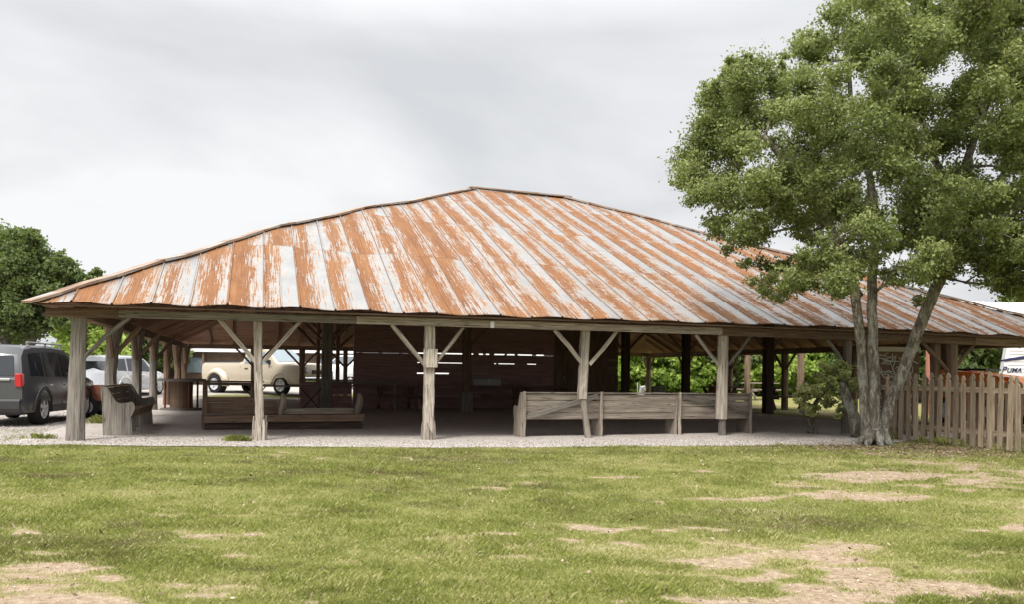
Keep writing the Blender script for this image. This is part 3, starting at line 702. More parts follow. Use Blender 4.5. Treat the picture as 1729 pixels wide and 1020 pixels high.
# ------------------------------------------------------------------ plank wall / stage shed under the roof
VW = 13.0; ua, ub = u_at(597, VW), u_at(1043, VW)
shed = empty('stage_shed', PV(ua, VW, 0), TH, 'dark maroon plank-walled shed in the middle of the pavilion with light showing between boards', 'shed')
LW = ub-ua; ux = lambda px: u_at(px, VW)-ua
def wall_z(px, py): return W(px, py, PV(u_at(px, VW), VW).y).z
slits = [(wall_z(800, 599.6), wall_z(800, 597.8), [(698, 786), (794, 800), (808, 815), (820, 898), (905, 918)]),
         (wall_z(800, 615), wall_z(800, 613.8), [(704, 716), (736, 782), (833, 870), (890, 905)]),
         (wall_z(800, 620.5), wall_z(800, 618.5), [(704, 714)]),
         (wall_z(800, 633), wall_z(800, 631), [(701, 716), (735, 758)])]
zz_ = [0.0, .24, .47, .7, .93]; zedges = [0.0, .25, .5, .75, 1.0]
allz = sorted(zedges+[s[0] for s in slits[:2]]+[slits[3][0]]+[2.15, 2.4, 2.65, 2.9, 3.2, 3.5])
wl = MB(); x1w = ux(936)
zc = [0, .27, .53, .8, slits[3][0], slits[1][0], slits[0][0], 2.15, 2.42, 2.7, 2.97, 3.25, 3.55]
for i in range(len(zc)-1):
    z0, z1 = zc[i], zc[i+1]-(.003 if i in (5, 6) else 0)
    sl_ = [s for s in slits if abs(s[0]-z0) < 1e-6]
    if sl_:
        # notch out the lit gaps: boards start higher inside the gap ranges
        s = sl_[0]; cuts = sorted((ux(a), ux(b)) for a, b in s[2]); x = 0
        for a, b in cuts:
            if a > x: wl.bar((x, 0, (z0+z1)/2), (a, 0, (z0+z1)/2), .03, z1-z0, (0, 0, 1))
            wl.bar((a, 0, (s[1]+z1)/2), (b, 0, (s[1]+z1)/2), .03, z1-s[1], (0, 0, 1)); x = b
        wl.bar((x, 0, (z0+z1)/2), (x1w, 0, (z0+z1)/2), .03, z1-z0, (0, 0, 1))
    else: wl.bar((0, rnd.uniform(-.006, .006), (z0+z1)/2), (x1w, rnd.uniform(-.006, .006), (z0+z1)/2), .03, z1-z0, (0, 0, 1))
wl.build('wall', MT['wood_dark'], shed)
wr = MB(); x = x1w+.002
while x < LW:
    w_ = rnd.uniform(.22, .3); x2 = min(x+w_, LW)
    if not (ux(1008) < (x+x2)/2 < ux(1040)): wr.bar(((x+x2)/2, -.03, 0), ((x+x2)/2, -.03, 3.5), x2-x-.006, .03, (0, 1, 0))
    else:
        wr.bar(((x+x2)/2, -.03, 0), ((x+x2)/2, -.03, 1.2), x2-x-.006, .03, (0, 1, 0)); wr.bar(((x+x2)/2, -.03, 1.8), ((x+x2)/2, -.03, 3.5), x2-x-.006, .03, (0, 1, 0))
        if not ux(1024) < (x+x2)/2 < ux(1040): wr.bar(((x+x2)/2, -.034, 1.2), ((x+x2)/2, -.034, 1.8), x2-x-.006, .03, (0, 1, 0))
    x = x2
wr.build('wall', MT['wood_brown'], shed)
d = MB().bar(((ux(950)+ux(972))/2, -.055, .02), ((ux(950)+ux(972))/2, -.055, 2.05), ux(972)-ux(950), .03, (0, 1, 0), 2); dd = d.build('door', MT['wood_brown'], shed)
MB().bar((ux(951.5), -.09, 1.0), (ux(951.5), -.09, 1.14), .03, .03).build('handle', MT['tin_dark'], dd)
fr = MB()
for px in (597, 640, 690, 800, 870, 936): fr.bar((ux(px)+.05, .08, 0), (ux(px)+.05, .08, 3.5), .1, .1, (0, 1, 0), 2, .004)
fr.bar((0, .08, 3.56), (LW, .08, 3.56), .12, .12).build('frame', MT['wood_dark'], shed)
sw = MB()
for i in range(12): sw.bar((LW, .02, .15+i*.29), (LW, 3.4, .15+i*.29), .03, .286, (0, 0, 1))
sw.build('wall', MT['wood_brown'], shed)
cl = MB()      # low boarded counter front to the left of the shed
for i in range(4): cl.bar((ux(508), .3+.004*i, .11+i*.215), (-.02, .3, .11+i*.215), .03, .21, (0, 0, 1))
cl.bar((ux(505), .2, .93), (0.0, .2, .93), .4, .04, (0, 0, 1)); cl.build('counter', MT['wood_dark'], shed)

# ------------------------------------------------------------------ pews, tables
def pew_end(T=.05, back=0., h=.9, seat=.43, dep=.52):
    # side outline (y forward = towards the sitter's knees, z up)
    return [(0.0, 0), (.04, .02), (dep-.1, .02), (dep-.06, 0), (dep-.02, 0), (dep-.03, .18), (dep-.05, .34), (dep, .45), (dep+.02, .52), (dep, .6), (dep-.04, .63), (dep-.14, .61), (dep-.24, .6), (dep-.31, .64), (dep-.37, .74), (dep-.42, .84), (dep-.47, h), (dep-.53, h+.012), (dep-.57, h-.03), (dep-.57, h-.1), (dep-.545, .6), (dep-.53, .3)]
def pew(name, L, ends, mat, loc, rz, label, backboards=True, brace_bds=False, back_to=None, seat_mat=None, group=None):
    t = empty(name, loc, rz, label, 'pew', group)
    for x in ends: MB().prism([(p[0]+rnd.uniform(-.003, .003), p[1]) for p in pew_end()], 'x', x-.025, x+.025).build('side_panel', mat, t)
    sm_ = seat_mat or mat
    s = MB(); s.bar((.03, .26, .43), (L-.03, .26, .43), .42, .035, (0, 0, 1), 8, .003); s.bar((.03, .455, .37), (L-.03, .455, .37), .025, .085, (0, 0, 1), 8, .002)
    s.build('seat', sm_, t)
    if backboards:
        b1 = back_to or L
        b = MB(); n = 4; z0 = .36
        for i in range(n):
            zc_ = z0+.065+i*.128; yc = .045-(zc_-.3)*.13
            b.bar((.02, yc, zc_), (b1-.02, yc+rnd.uniform(-.004, .004), zc_), .022, .118, (0, -.13, 1), 10, .004)
        b.build('backrest', mat, t)
        MB().bar((0, -.045, .9), (b1, -.045, .9), .06, .03, (0, 0, 1), 8, .003, .006).build('top_rail', mat, t)
    return t
# long pew seen from behind, front right
a = PV(u_at(882, .42), .42); b = PV(u_at(1266, .42), .42); Lp = (b-a).length
t = pew('church_pew', Lp, [.0, (u_at(1015, .4)-u_at(882, .42)), (u_at(1143, .4)-u_at(882, .42)), Lp], MT['wood_pew'], Vector((a.x, a.y, zg(9, .4)-.0)), TH, 'long pale church pew with its boarded back to the lawn, behind two front posts')
k1 = u_at(1010, .4)-u_at(882, .42); k2 = u_at(1150, .4)-u_at(882, .42)
MB().bar((.06, -.04, .4), (k1-.03, -.075, .84), .02, .1, (0, -.13, 1), 4, .003).build('diagonal_brace', MT['wood_grey'], t); MB().bar((k2+.03, -.075, .84), (Lp-.05, -.045, .5), .02, .1, (0, -.13, 1), 4, .003).build('diagonal_brace', MT['wood_grey'], t)
for x in (.02, k1+.05, k2-.06, Lp-.03): MB().bar((x, -.1, 0), (x-.0, -.1, .93), .055, .05, (0, 1, 0), 6, .006, .01).build('back_stile', MT['wood_pew'], t)
# angled pew at the left corner, facing into the pavilion: local x runs towards camera so that its seat faces +u
o = PV(.25, 4.5); pl_ = pew('church_pew', 3.3, [.0, 3.3], MT['wood_grey'], Vector((o.x, o.y, zg(.3, 3))), TH-R(90)-R(0), 'dark-backed church pew standing end-on behind the corner post at the left', seat_mat=MT['wood_brown'])
for x in (1.1, 2.2): MB().prism([(.02, 0), (.42, 0), (.4, .41), (.05, .41)], 'x', x-.025, x+.025).build('leg', MT['wood_grey'], pl_)
# worn pew facing the lawn, half its back gone
a = G(343, 726); b = G(611, 722); Lp = (b-a).length; rz = math.atan2(b.y-a.y, b.x-a.x)
t = empty('church_pew', (a.x, a.y, tz(a.x, a.y)), rz, 'worn low church pew behind the second front post, its right half missing the backrest', 'pew')
def low_end(x, s=1.0, top=.72):
    return MB().prism([(0+rnd.uniform(-.01, .01)+p[0]*s, min(p[1], top)) for p in [(-.05, 0), (.42, 0), (.44, .28), (.34, .36), (.3, .45), (.22, .52), (.2, .62), (.12, .72), (.02, .7), (-.02, .5), (-.06, .3)]], 'x', x-.03, x+.03)
xs = [(G(478, 724)-a).length, Lp-.04]
for x in xs: MB().log([(x-.06, .02, .27), (x-.045, .04, .4), (x, .05, .54), (x+.01, .06, .66), (x-.015, .06, .76)], [.05, .075, .085, .07, .035], 7, .2).build('side_panel', MT['wood_pew'], t)
low_end(0.03, 1, .66).build('side_panel', MT['wood_brown'], t)
s = MB(); s.bar((.0, -.0, .29), (Lp, -.0, .29), .46, .035, (0, 0, 1), 8, .003); s.bar((0.0, -.235, .225), (Lp-.02, -.235, .225), .025, .13, (0, 0, 1), 8, .003); s.build('seat', MT['wood_brown'], t)
s = MB()
for i, (x1) in enumerate((xs[0]-.1, xs[0]-.1, xs[0]-.4)): s.bar((.04, .25+.02*i, .38+i*.12), (x1, .25+.02*i, .38+i*.12), .025, .11, (0, 0, 1), 5, .004)
s.build('backrest', MT['wood_brown'], t)
s = MB(); s.bar((.02, .0, .07), (Lp-.03, .0, .07), .3, .14, (0, 0, 1), 4, .004); s.build('plinth', MT['wood_black'], t)
MB().bar((xs[0]+.02, .2, .37), (Lp-.06, .2, .37), .03, .12, (0, 0, 1), 6, .003).build('backrest', MT['wood_pew'], t)

def table(name, L, Wd, hh, px, v, rz, label, mat='wood_brown', kind='picnic', cat='table', group=None, u=None):
    uu_ = u if u is not None else u_at(px, v); o = PV(uu_, v); t = empty(name, (o.x, o.y, zg(uu_, v)+.01), TH+R(rz), label, cat, group)
    M = MT[mat]; tp = MB(); n = max(2, int(Wd/.15))
    for i in range(n): tp.bar((-L/2, -Wd/2+Wd*(i+.5)/n, hh), (L/2, -Wd/2+Wd*(i+.5)/n, hh), Wd/n-.01, .04, (0, 0, 1), 4, .002)
    tp.build('tabletop', M, t)
    if kind == 'picnic':
        for x in (-L/2+.3, L/2-.3):
            for s_ in (-1, 1): MB().bar((x+.03*s_, s_*Wd*.62, 0), (x+.03*s_, -s_*Wd*.3, hh-.03), .045, .09, (1, 0, 0), 2, .002).build('leg', M, t)
            MB().bar((x, -Wd*.95, .42), (x, Wd*.95, .42), .04, .09).build('cross_rail', M, t)
        for s_ in (-1, 1): MB().bar((-L/2, s_*Wd*.88, .46), (L/2, s_*Wd*.88, .46), .24, .04, (0, 0, 1), 4, .002).build('bench_seat', M, t)
    elif kind == 'x':
        for x in (-L/2+.12, L/2-.12):
            for s_ in (-1, 1): MB().bar((x-s_*.32, .02*s_, 0), (x+s_*.32, .02*s_, hh-.03), .03, .05, (0, 1, 0)).build('leg', MT['black'], t)
    else:
        for x in (-L/2+.12, L/2-.12):
            for y in (-Wd/2+.08, Wd/2-.08): MB().bar((x, y, 0), (x, y, hh-.02), .06, .06, (0, 1, 0)).build('leg', M, t)
        MB().bar((-L/2+.1, 0, hh-.07), (L/2-.1, 0, hh-.07), Wd*.8, .08).build('apron', M, t)
    return t
table('picnic_table', 1.9, .75, .76, 478, 10.6, -8, 'wooden table on crossed legs in front of the tan pickup', 'wood_brown', 'x')
table('bar_table', 1.7, .45, .9, 392, 9.5, -10, 'narrow tall plank bar table between the round table and the second front post', 'wood_brown', 'four')
table('folding_table', 2.6, .7, .93, 603, 11.8, -2, 'long narrow table along the low dark counter left of the shed', 'wood_grey', 'four')
table('picnic_table', 1.6, .75, .76, 668, 11.9, 4, 'dim picnic table left of the board post, by the maroon wall', 'wood_brown')
table('picnic_table', 2.2, .75, .76, 748, 12.0, 0, 'dim picnic table directly left of the inner grey-footed post', 'wood_dark')
table('picnic_table', 2.2, .75, .76, 832, 12.0, 0, 'dim picnic table right of the inner grey-footed post, below the grey chest', 'wood_brown')
table('picnic_table', 2.0, .75, .76, 925, 12.0, 3, 'dim picnic table at the maroon wall, behind the left end of the long pale pew', 'wood_brown')
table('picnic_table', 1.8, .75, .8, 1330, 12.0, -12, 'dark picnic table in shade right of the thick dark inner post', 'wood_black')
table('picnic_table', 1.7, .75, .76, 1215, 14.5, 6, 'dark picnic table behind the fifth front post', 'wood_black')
table('picnic_table', 1.6, .7, .76, 1284, 19.5, 3, 'sunlit tan picnic table behind the right end of the long pew', 'wood_pew')
# grey chest on a table
o = PV(u_at(820, 12.0), 12.0, zg(10, 12)+.8); t = empty('storage_chest', o, TH, 'long grey metal chest on the dim picnic table by the maroon wall', 'chest')
MB().bar((-.48, 0, .12), (.48, 0, .12), .38, .24, (0, 0, 1), 1, 0, .02).build('body', MT['tin_dark'], t); MB().bar((-.49, 0, .26), (.49, 0, .26), .4, .035, (0, 0, 1), 1, 0, .008).build('lid', MT['tin_dark'], t)
MB().bar((.08, -.205, .1), (.08, -.205, .24), .02, .02).build('latch', MT['white'], t)
# spool table
o = PV(u_at(307, 11.6), 11.6); t = empty('spool_table', (o.x, o.y, zg(1, 11.6)+.01), TH, 'tall round cable-spool table at the far left inside the pavilion', 'table')
MB().lathe([(0.001, .86), (.68, .86), (.7, .88), (.7, .92), (.68, .935), (.001, .935)], axis='z', n=28).build('tabletop', MT['wood_grey'], t)
MB().lathe([(.001, .06), (.33, .06), (.32, .45), (.33, .858), (.001, .858)], axis='z', n=18).build('drum', MT['wood_brown'], t)
MB().lathe([(.001, 0), (.6, 0), (.6, .058), (.001, .058)], axis='z', n=24).build('base', MT['wood_grey'], t)
for a_ in range(4): MB().tube((.5*math.cos(a_*1.57+.5), .5*math.sin(a_*1.57+.5), .06), (.5*math.cos(a_*1.57+.5), .5*math.sin(a_*1.57+.5), .86), .03).build('bolt', MT['rust_box'], t)
# black tub and barrel seen over the long pew
def tub(px, py0, Y, r, h, label, mat, name='wash_tub', cat='tub'):
    p = W(px, 660, Y); t = empty(name, (p.x, p.y, tz(p.x, p.y)), 0, label, cat)
    MB().lathe([(.001, 0), (r*.8, 0), (r*.95, h*.85), (r*1.02, h*.87), (r*1.03, h), (r*.97, h), (r*.9, h*.86), (.001, h*.8)], axis='z', n=20).build('bowl', MT[mat], t)
    MB().lathe([(r*.955, h*.45), (r*.98, h*.46), (r*.985, h*.5), (r*.95, h*.51)], axis='z', n=20).build('band', MT['tin_dark'], t)
tub(1112, 655, 45, .34, .62, 'black round tub on the grass behind the long pew', 'black')
tub(1208, 655, 37, .3, .8, 'dark barrel behind the fifth front post', 'rust_box', 'barrel', 'barrel')

# ------------------------------------------------------------------ vehicles
DG = bpy.context.evaluated_depsgraph_get
def tyre(parent, c, r, w_, side, dark=False):
    wh = empty('wheel', c, 0); wh.parent = parent; s = side
    MB().lathe([(r*.62, -w_/2), (r*.9, -w_/2), (r*.98, -w_*.4), (r, -w_*.2), (r, w_*.2), (r*.98, w_*.4), (r*.9, w_/2), (r*.62, w_/2)], axis='y', n=28).build('tyre', MT['rubber'], wh, True)
    q = w_/2*s
    MB().lathe([(r*.64, q*.98), (r*.6, q*1.0), (r*.56, q*.8), (.001, q*.6)] if s > 0 else [(.001, q*.6), (r*.56, q*.8), (r*.6, q*1.0), (r*.64, q*.98)], axis='y', n=28).build('rim', MT['rim'] if not dark else MT['black'], wh, True)
    m_ = MB()
    for k in range(5):
        a = k*1.2566+.3; m_.bar((0, q*.9, 0), (r*.58*math.cos(a), q*.9, r*.58*math.sin(a)), r*.16, abs(q)*.2, (0, 1, 0))
    m_.build('spokes', MT['rim'], wh)
    return wh
def vehicle(name, label, cat, loc, rz, S, group=None):
    root = empty(name, loc, rz, label, cat, group)
    Ln, Wd = S['L'], S['W']; top = S['top']; belt = S['belt']; zb = S['bottom']
    ztop = lambda x: float(np.interp(x, [p[0] for p in top], [p[1] for p in top])); zbelt = lambda x: float(np.interp(x, [p[0] for p in belt], [p[1] for p in belt]))
    def ring(x):
        e = abs(2*x/Ln); w_ = Wd/2*(1-S.get('round', .13)*e**7); zt = ztop(x); zl = min(zbelt(x), zt-.02); k = min(1, max(0, (zt-zl)/.6))
        b = zb+.1*max(0, e-.93)/.07; wr_ = w_*(.97-.17*k); zm = b+(zl-b)*.5
        return [(0, b), (w_*.8, b), (w_*.95, b+.05), (w_, zm-.05), (w_*.995, zm+.12), (w_*.97, zl), (wr_, zt-.05), (wr_*.88, zt), (0, zt+.02)]
    def side(x, z):
        r = ring(x); (y0, z0), (y1, z1) = r[5], r[6]
        if z <= z0: 
            return float(np.interp(z, [q[1] for q in r[1:6]], [q[0] for q in r[1:6]]))
        return y0+(y1-y0)*min(1, (z-z0)/max(.01, z1-z0))
    xs_ = sorted(set([round(v, 3) for v in list(np.linspace(-Ln/2, Ln/2, 26))+[p[0] for p in top]]))
    rs = []
    for x in xs_:
        h = ring(x); full = h+[(-y, z) for y, z in h[::-1][1:-1]]; rs.append([(x, y, z) for y, z in full])
    body = MB().rings(rs).build('body', MT[S['paint']], root, False)
    cut = MB()
    for x in S['wheels']:
        for s in (-1, 1): cut.lathe([(.001, s*Wd/2-.24), (S['r']*1.17, s*Wd/2-.24), (S['r']*1.17, s*Wd/2+.2), (.001, s*Wd/2+.2)], (x, 0, S['r']), 'y', 24)
    if 'bed' in S: x0, x1, z0 = S['bed']; cut.box(x0, x1, -Wd/2+.1, Wd/2-.1, z0, 2.2)
    co = cut.build('cutter', None); md = body.modifiers.new('b', 'BOOLEAN'); md.object = co; md.operation = 'DIFFERENCE'; md.solver = 'EXACT'; md.use_self = True
    me = bpy.data.meshes.new_from_object(body.evaluated_get(DG())); old = body.data; body.modifiers.clear(); body.data = me
    if not me.materials: me.materials.append(MT[S['paint']])
    bpy.data.objects.remove(co)
    try: me.set_sharp_from_angle(angle=R(32)); me.polygons.foreach_set('use_smooth', [True]*len(me.polygons))
    except Exception: pass
    for x in S['wheels']:
        for s in (-1, 1):
            tyre(root, (x, s*(Wd/2-.13), S['r']), S['r'], .24, s)
            ar = MB(); pr = S['r']*1.17; n = 14; st = []
            for k in range(n+1):
                a = math.pi*(k/n)*1.06-.1; y = s*(side(x+pr*math.cos(a)*.99, S['r']+pr*math.sin(a))-.005)
                st.append([(x+q*math.cos(a), y+s*o_, S['r']+q*math.sin(a)) for q, o_ in ((pr-.01, 0), (pr-.01, .03), (pr+.055, .022), (pr+.06, 0))])
            ar.rings(st).build('wheel_arch', MT[S.get('arch', 'car_black')], root)
    for s in (-1, 1):
        for poly in S['side_glass']:
            n = len(poly); pts = [(x, s*(side(x, z)+.01), z) for x, z in poly]
            mb = MB(); mb.poly(pts if s < 0 else pts[::-1]); mb.build('window', MT[S.get('glass', 'glass')], root)
        mb = MB()
        for x in S.get('seams', []): mb.bar((x, s*(side(x, zb+.2)+.002), zb+.18), (x, s*(side(x, zbelt(x)-.03)+.002), zbelt(x)-.03), .012, .01, (0, 1, 0))
        if mb.v: mb.build('door_gap', MT['black'], root)
        for x in S.get('handles', []): MB().bar((x-.09, s*(side(x, zbelt(x)-.13)+.02), zbelt(x)-.13), (x+.09, s*(side(x, zbelt(x)-.13)+.02), zbelt(x)-.13), .03, .035, (0, 0, 1), 1, 0, .006).build('door_handle', MT[S.get('hmat', 'chrome')], root)
        MB().bar((S['wheels'][0]+S['r']*1.2, s*(Wd/2-.02), zb+.1), (S['wheels'][1]-S['r']*1.2, s*(Wd/2-.02), zb+.1), .05, .14, (0, 0, 1), 1, 0, .01).build('sill', MT[S.get('lower', 'car_black')], root)
        x, z = S['mirror']; MB().bar((x, s*(side(x, z)+.0), z), (x+.03, s*(side(x, z)+.2), z+.04), .1, .16, (0, 0, 1), 2, 0, .02).build('mirror', MT[S.get('mirr', 'car_black')], root)
    for (x0, x1, nm) in S['screens']:
        mb = MB(); n = 5
        for k in range(n):
            xa, xb = x0+(x1-x0)*k/n, x0+(x1-x0)*(k+1)/n; ra, rb = ring(xa), ring(xb)
            ya, yb = ra[7][0]*.97, rb[7][0]*.97; o_ = .014
            nn = Vector((-(ztop(xb)-ztop(xa)), 0, xb-xa)).normalized()*o_
            if nn.z < 0: nn = -nn
            q = [(xa+nn.x, -ya, ztop(xa)+nn.z), (xb+nn.x, -yb, ztop(xb)+nn.z), (xb+nn.x, 0, ztop(xb)+nn.z+.02), (xa+nn.x, 0, ztop(xa)+nn.z+.02)]
            mb.poly(q); mb.poly([(p_[0], -p_[1], p_[2]) for p_ in q[::-1]])
        mb.build(nm, MT[S.get('glass', 'glass')], root)
    # bumpers, lamps
    for s in (-1, 1):
        xe = s*Ln/2
        MB().bar((xe-s*.02, -Wd/2*.84, zb+.22), (xe-s*.02, Wd/2*.84, zb+.22), .2, .24, (0, 0, 1), 4, 0, .04).build('bumper', MT[S.get('bump', 'car_black')], root)
    for y in (-1, 1):
        z0, z1 = S['tail']; MB().bar((-Ln/2+.03, y*Wd/2*.80, z0), (-Ln/2+.0, y*Wd/2*.80, z1), .15, .14, (0, 1, 0), 1, 0, .02).build('tail_light', MT['red_lens'], root)
        z0, z1 = S['head']; MB().bar((Ln/2-.07, y*Wd/2*.72, z0), (Ln/2-.1, y*Wd/2*.72, z1), .3, .18, (0, 1, 0), 1, 0, .02).build('headlight', MT['clear_lens'], root)
    MB().bar((Ln/2+.004, -.38, S['head'][0]+.02), (Ln/2+.004, .38, S['head'][0]+.02), .03, .16, (0, 0, 1)).build('grille', MT['black'], root)
    return root, side, ring
SUV = dict(L=4.44, W=1.81, bottom=.24, paint='car_grey', r=.36, wheels=(-1.33, 1.29),
    top=[(-2.22, .98), (-2.17, 1.02), (-2.05, 1.5), (-1.93, 1.66), (-1.6, 1.705), (-.6, 1.72), (.2, 1.69), (.42, 1.63), (1.08, 1.1), (1.6, 1.04), (2.05, .93), (2.22, .74)],
    belt=[(-2.22, .98), (1.1, .99), (2.22, .9)], side_glass=[[(-1.9, 1.06), (-1.28, 1.05), (-1.25, 1.56), (-1.82, 1.53)], [(-1.16, 1.05), (-.32, 1.04), (-.3, 1.58), (-1.14, 1.57)], [(-.22, 1.04), (.72, 1.04), (.66, 1.15), (.26, 1.53), (-.22, 1.575)]],
    seams=[-1.2, -.27, .8], handles=[-1.0, -.05], mirror=(.62, 1.08), screens=[(.47, 1.04, 'windscreen')], tail=(.85, 1.1), head=(.7, .88), lower='car_black')
c = G(71, 718); 
hd = R(98)   # heading: away from the camera, to the right
def place(cp, lx, ly, hd, zof=0):
    """root position so that local point (lx, ly) stands at cp"""
    x = cp.x-(lx*math.cos(hd)-ly*math.sin(hd)); y = cp.y-(lx*math.sin(hd)+ly*math.cos(hd)); return (x, y, tz(x, y)+zof)
sv_, sd_, rg_ = vehicle('parked_suv', 'grey SUV with roof rails parked at the left edge, its rear and right side showing', 'car', place(c, -1.33, -.85, hd), hd, SUV, 'vehicles parked beside the pavilion')
# rear of the grey SUV
def onrear(x0, z, y): return (x0, y, z)
mb = MB(); mb.poly([(-2.175, .6, 1.06), (-2.175, -.6, 1.06), (-2.075, -.55, 1.48), (-2.075, .55, 1.48)]); mb.build('rear_window', MT['glass'], sv_)
MB().bar((-2.235, -.55, .98), (-2.235, .55, .98), .04, .05, (0, 0, 1), 1, 0, .008).build('garnish', MT['chrome'], sv_)
MB().bar((-2.245, -.26, .8), (-2.245, .26, .8), .012, .14, (0, 0, 1)).build('number_plate', MT['white'], sv_)
for s in (-1, 1):
    r_ = MB(); r_.bar((-1.7, s*.66, 1.77), (.25, s*.66, 1.77), .04, .035, (0, 0, 1), 6, 0, .01)
    for x in (-1.65, -.7, .2): r_.bar((x, s*.66, 1.68), (x, s*.66, 1.77), .04, .04)
    r_.build('roof_rail', MT['tin_dark'], sv_)
MB().tube((-2.0, .5, .3), (-2.3, .5, .28), .035).build('exhaust', MT['tin_dark'], sv_)
# silver crossover seen through the left posts
SUV2 = dict(SUV); SUV2.update(paint='car_silver', L=4.7, top=[(-2.35, .95), (-2.3, 1.05), (-2.1, 1.45), (-1.95, 1.6), (-1.5, 1.68), (-.5, 1.69), (.2, 1.64), (.4, 1.58), (1.15, 1.08), (1.7, 1.0), (2.15, .88), (2.35, .7)], wheels=(-1.42, 1.42), tail=(.85, 1.2), lower='car_silver', arch='car_silver', bump='car_silver', mirr='car_silver')
hd2 = R(84); c = W(192, 664, 35.5); sv2, _, _ = vehicle('parked_crossover', 'silver-white crossover parked beyond the left row of posts', 'car', place(Vector((c.x, c.y, 0)), -2.3, -.9, hd2), hd2, SUV2, 'vehicles parked beside the pavilion')
mb = MB(); mb.poly([(-2.3, .64, 1.06), (-2.3, -.64, 1.06), (-2.13, -.58, 1.44), (-2.13, .58, 1.44)]); mb.build('rear_window', MT['glass'], sv2)
CAR = dict(L=4.6, W=1.78, bottom=.22, paint='car_red', r=.33, wheels=(-1.35, 1.4), top=[(-2.3, .8), (-2.2, .98), (-1.75, 1.05), (-1.1, 1.38), (-.5, 1.47), (.1, 1.46), (.4, 1.4), (1.2, 1.0), (1.9, .88), (2.3, .68)], belt=[(-2.3, .9), (1.2, .92), (2.3, .8)],
    side_glass=[[(-1.35, .97), (-.3, .96), (-.3, 1.37), (-.9, 1.33)], [(-.22, .96), (.9, .97), (.3, 1.36), (-.2, 1.38)]], seams=[-.26, .9, -1.2], handles=[-1.0, 0], mirror=(.75, .98), screens=[(.45, 1.15, 'windscreen'), (-1.7, -1.15, 'rear_window')], tail=(.72, .9), head=(.62, .78), lower='car_red', bump='car_red')
hd3 = R(102); CAR = dict(SUV); CAR.update(paint='car_red', lower='car_red', bump='car_red', arch='car_red'); c = W(58, 640, 28); vehicle('parked_hatchback', 'red car half hidden behind the grey SUV', 'car', (c.x, c.y, tz(c.x, c.y)+.12), hd3, CAR, 'vehicles parked beside the pavilion')
TRK = dict(round=.05, L=5.9, W=2.02, bottom=.42, paint='car_tan', r=.41, wheels=(-1.95, 1.75), bed=(-2.85, -.62, .82),
    top=[(-2.95, 1.28), (-2.9, 1.33), (-.52, 1.36), (-.45, 1.5), (-.36, 1.86), (-.15, 1.94), (.5, 1.95), (.8, 1.9), (1.45, 1.38), (1.6, 1.36), (2.4, 1.33), (2.86, 1.26), (2.95, 1.0)],
    belt=[(-2.95, 1.22), (-.5, 1.22), (1.45, 1.22), (2.95, 1.16)], side_glass=[[(-.34, 1.3), (.02, 1.29), (.02, 1.8), (-.22, 1.79)], [(.12, 1.28), (1.18, 1.27), (1.1, 1.4), (.7, 1.78), (.12, 1.81)]],
    seams=[-.55, .07, 1.25], handles=[-.2, .35], mirror=(1.1, 1.36), screens=[(.84, 1.44, 'windscreen')], tail=(.9, 1.2), head=(.95, 1.15), glass='glass_light', lower='car_tan', arch='car_tan', bump='chrome', hmat='black', mirr='black')
hd4 = R(-28); c = W(372, 665, 41.5); tk, tsd, _ = vehicle('pickup_truck', 'tan dually pickup truck parked behind the pavilion, facing right', 'truck', place(Vector((c.x, c.y, 0)), -1.95, -1.0, hd4, 0.0), hd4, TRK, 'vehicles parked beside the pavilion')
tk.scale = (1.06, 1.1, 1.1)
for s in (-1, 1):   # dually fender
    st = []
    for k in range(15):
        a = math.pi*(k/14)*1.1-.16; st.append([(-1.95+q*math.cos(a), s*(.99+o_), .42+q*math.sin(a)*.95) for q, o_ in ((.49, 0), (.49, .2), (.58, .2), (.7, .06), (.74, 0))])
    MB().rings(st).build('fender', MT['car_tan'], tk, True)
    tyre(tk, (-1.95, s*1.06, .41), .41, .22, s)
MB().bar((-2.86, -.9, 1.375), (-.66, -.9, 1.375), .09, .03, (0, 0, 1)).build('bed_rail', MT['black'], tk); MB().bar((-2.86, .9, 1.375), (-.66, .9, 1.375), .09, .03, (0, 0, 1)).build('bed_rail', MT['black'], tk)
cl_ = MB()
for y in (-.5, -.2, 0, .2, .5): cl_.bar((.45, y, 1.985), (.55, y, 1.985), .08, .04)
cl_.build('roof_lamps', MT['orange'], tk)
MB().lathe([(.2, -.05), (.26, -.05), (.26, .05), (.2, .05)], (-.95, .3, 1.45), 'y', 16).build('spare_hoop', MT['black'], tk)
# white pickup glimpsed through the inner posts, far behind
TRK2 = dict(TRK); TRK2.update(paint='white', bump='chrome', glass='glass', lower='white', arch='white')
c = W(600, 664, 52); vehicle('pickup_truck', 'white pickup glimpsed between the inner posts left of the shed', 'truck', (c.x, c.y, tz(c.x, c.y)), R(-118), TRK2, 'vehicles parked beside the pavilion')
# orange boom lift behind
c = W(583, 660, 60); bl = empty('boom_lift', (c.x, c.y, tz(c.x, c.y)), 0, 'orange boom lift arm behind the white pickup, between the inner posts', 'boom lift')
MB().bar((-1.2, 0, .9), (1.2, 0, .9), 1.6, .7, (0, 0, 1), 1, 0, .08).build('chassis', MT['white'], bl)
MB().bar((-.9, 0, 1.3), (1.6, 0, 3.4), .28, .3, None, 1, 0, .03).build('arm', MT['orange'], bl); MB().bar((1.55, 0, 3.4), (-.6, 0, 4.6), .2, .2, None, 1, 0, .02).build('arm', MT['white'], bl)
for x in (-.8, .8):
    for s in (-1, 1): tyre(bl, (x, s*.85, .42), .42, .28, s)

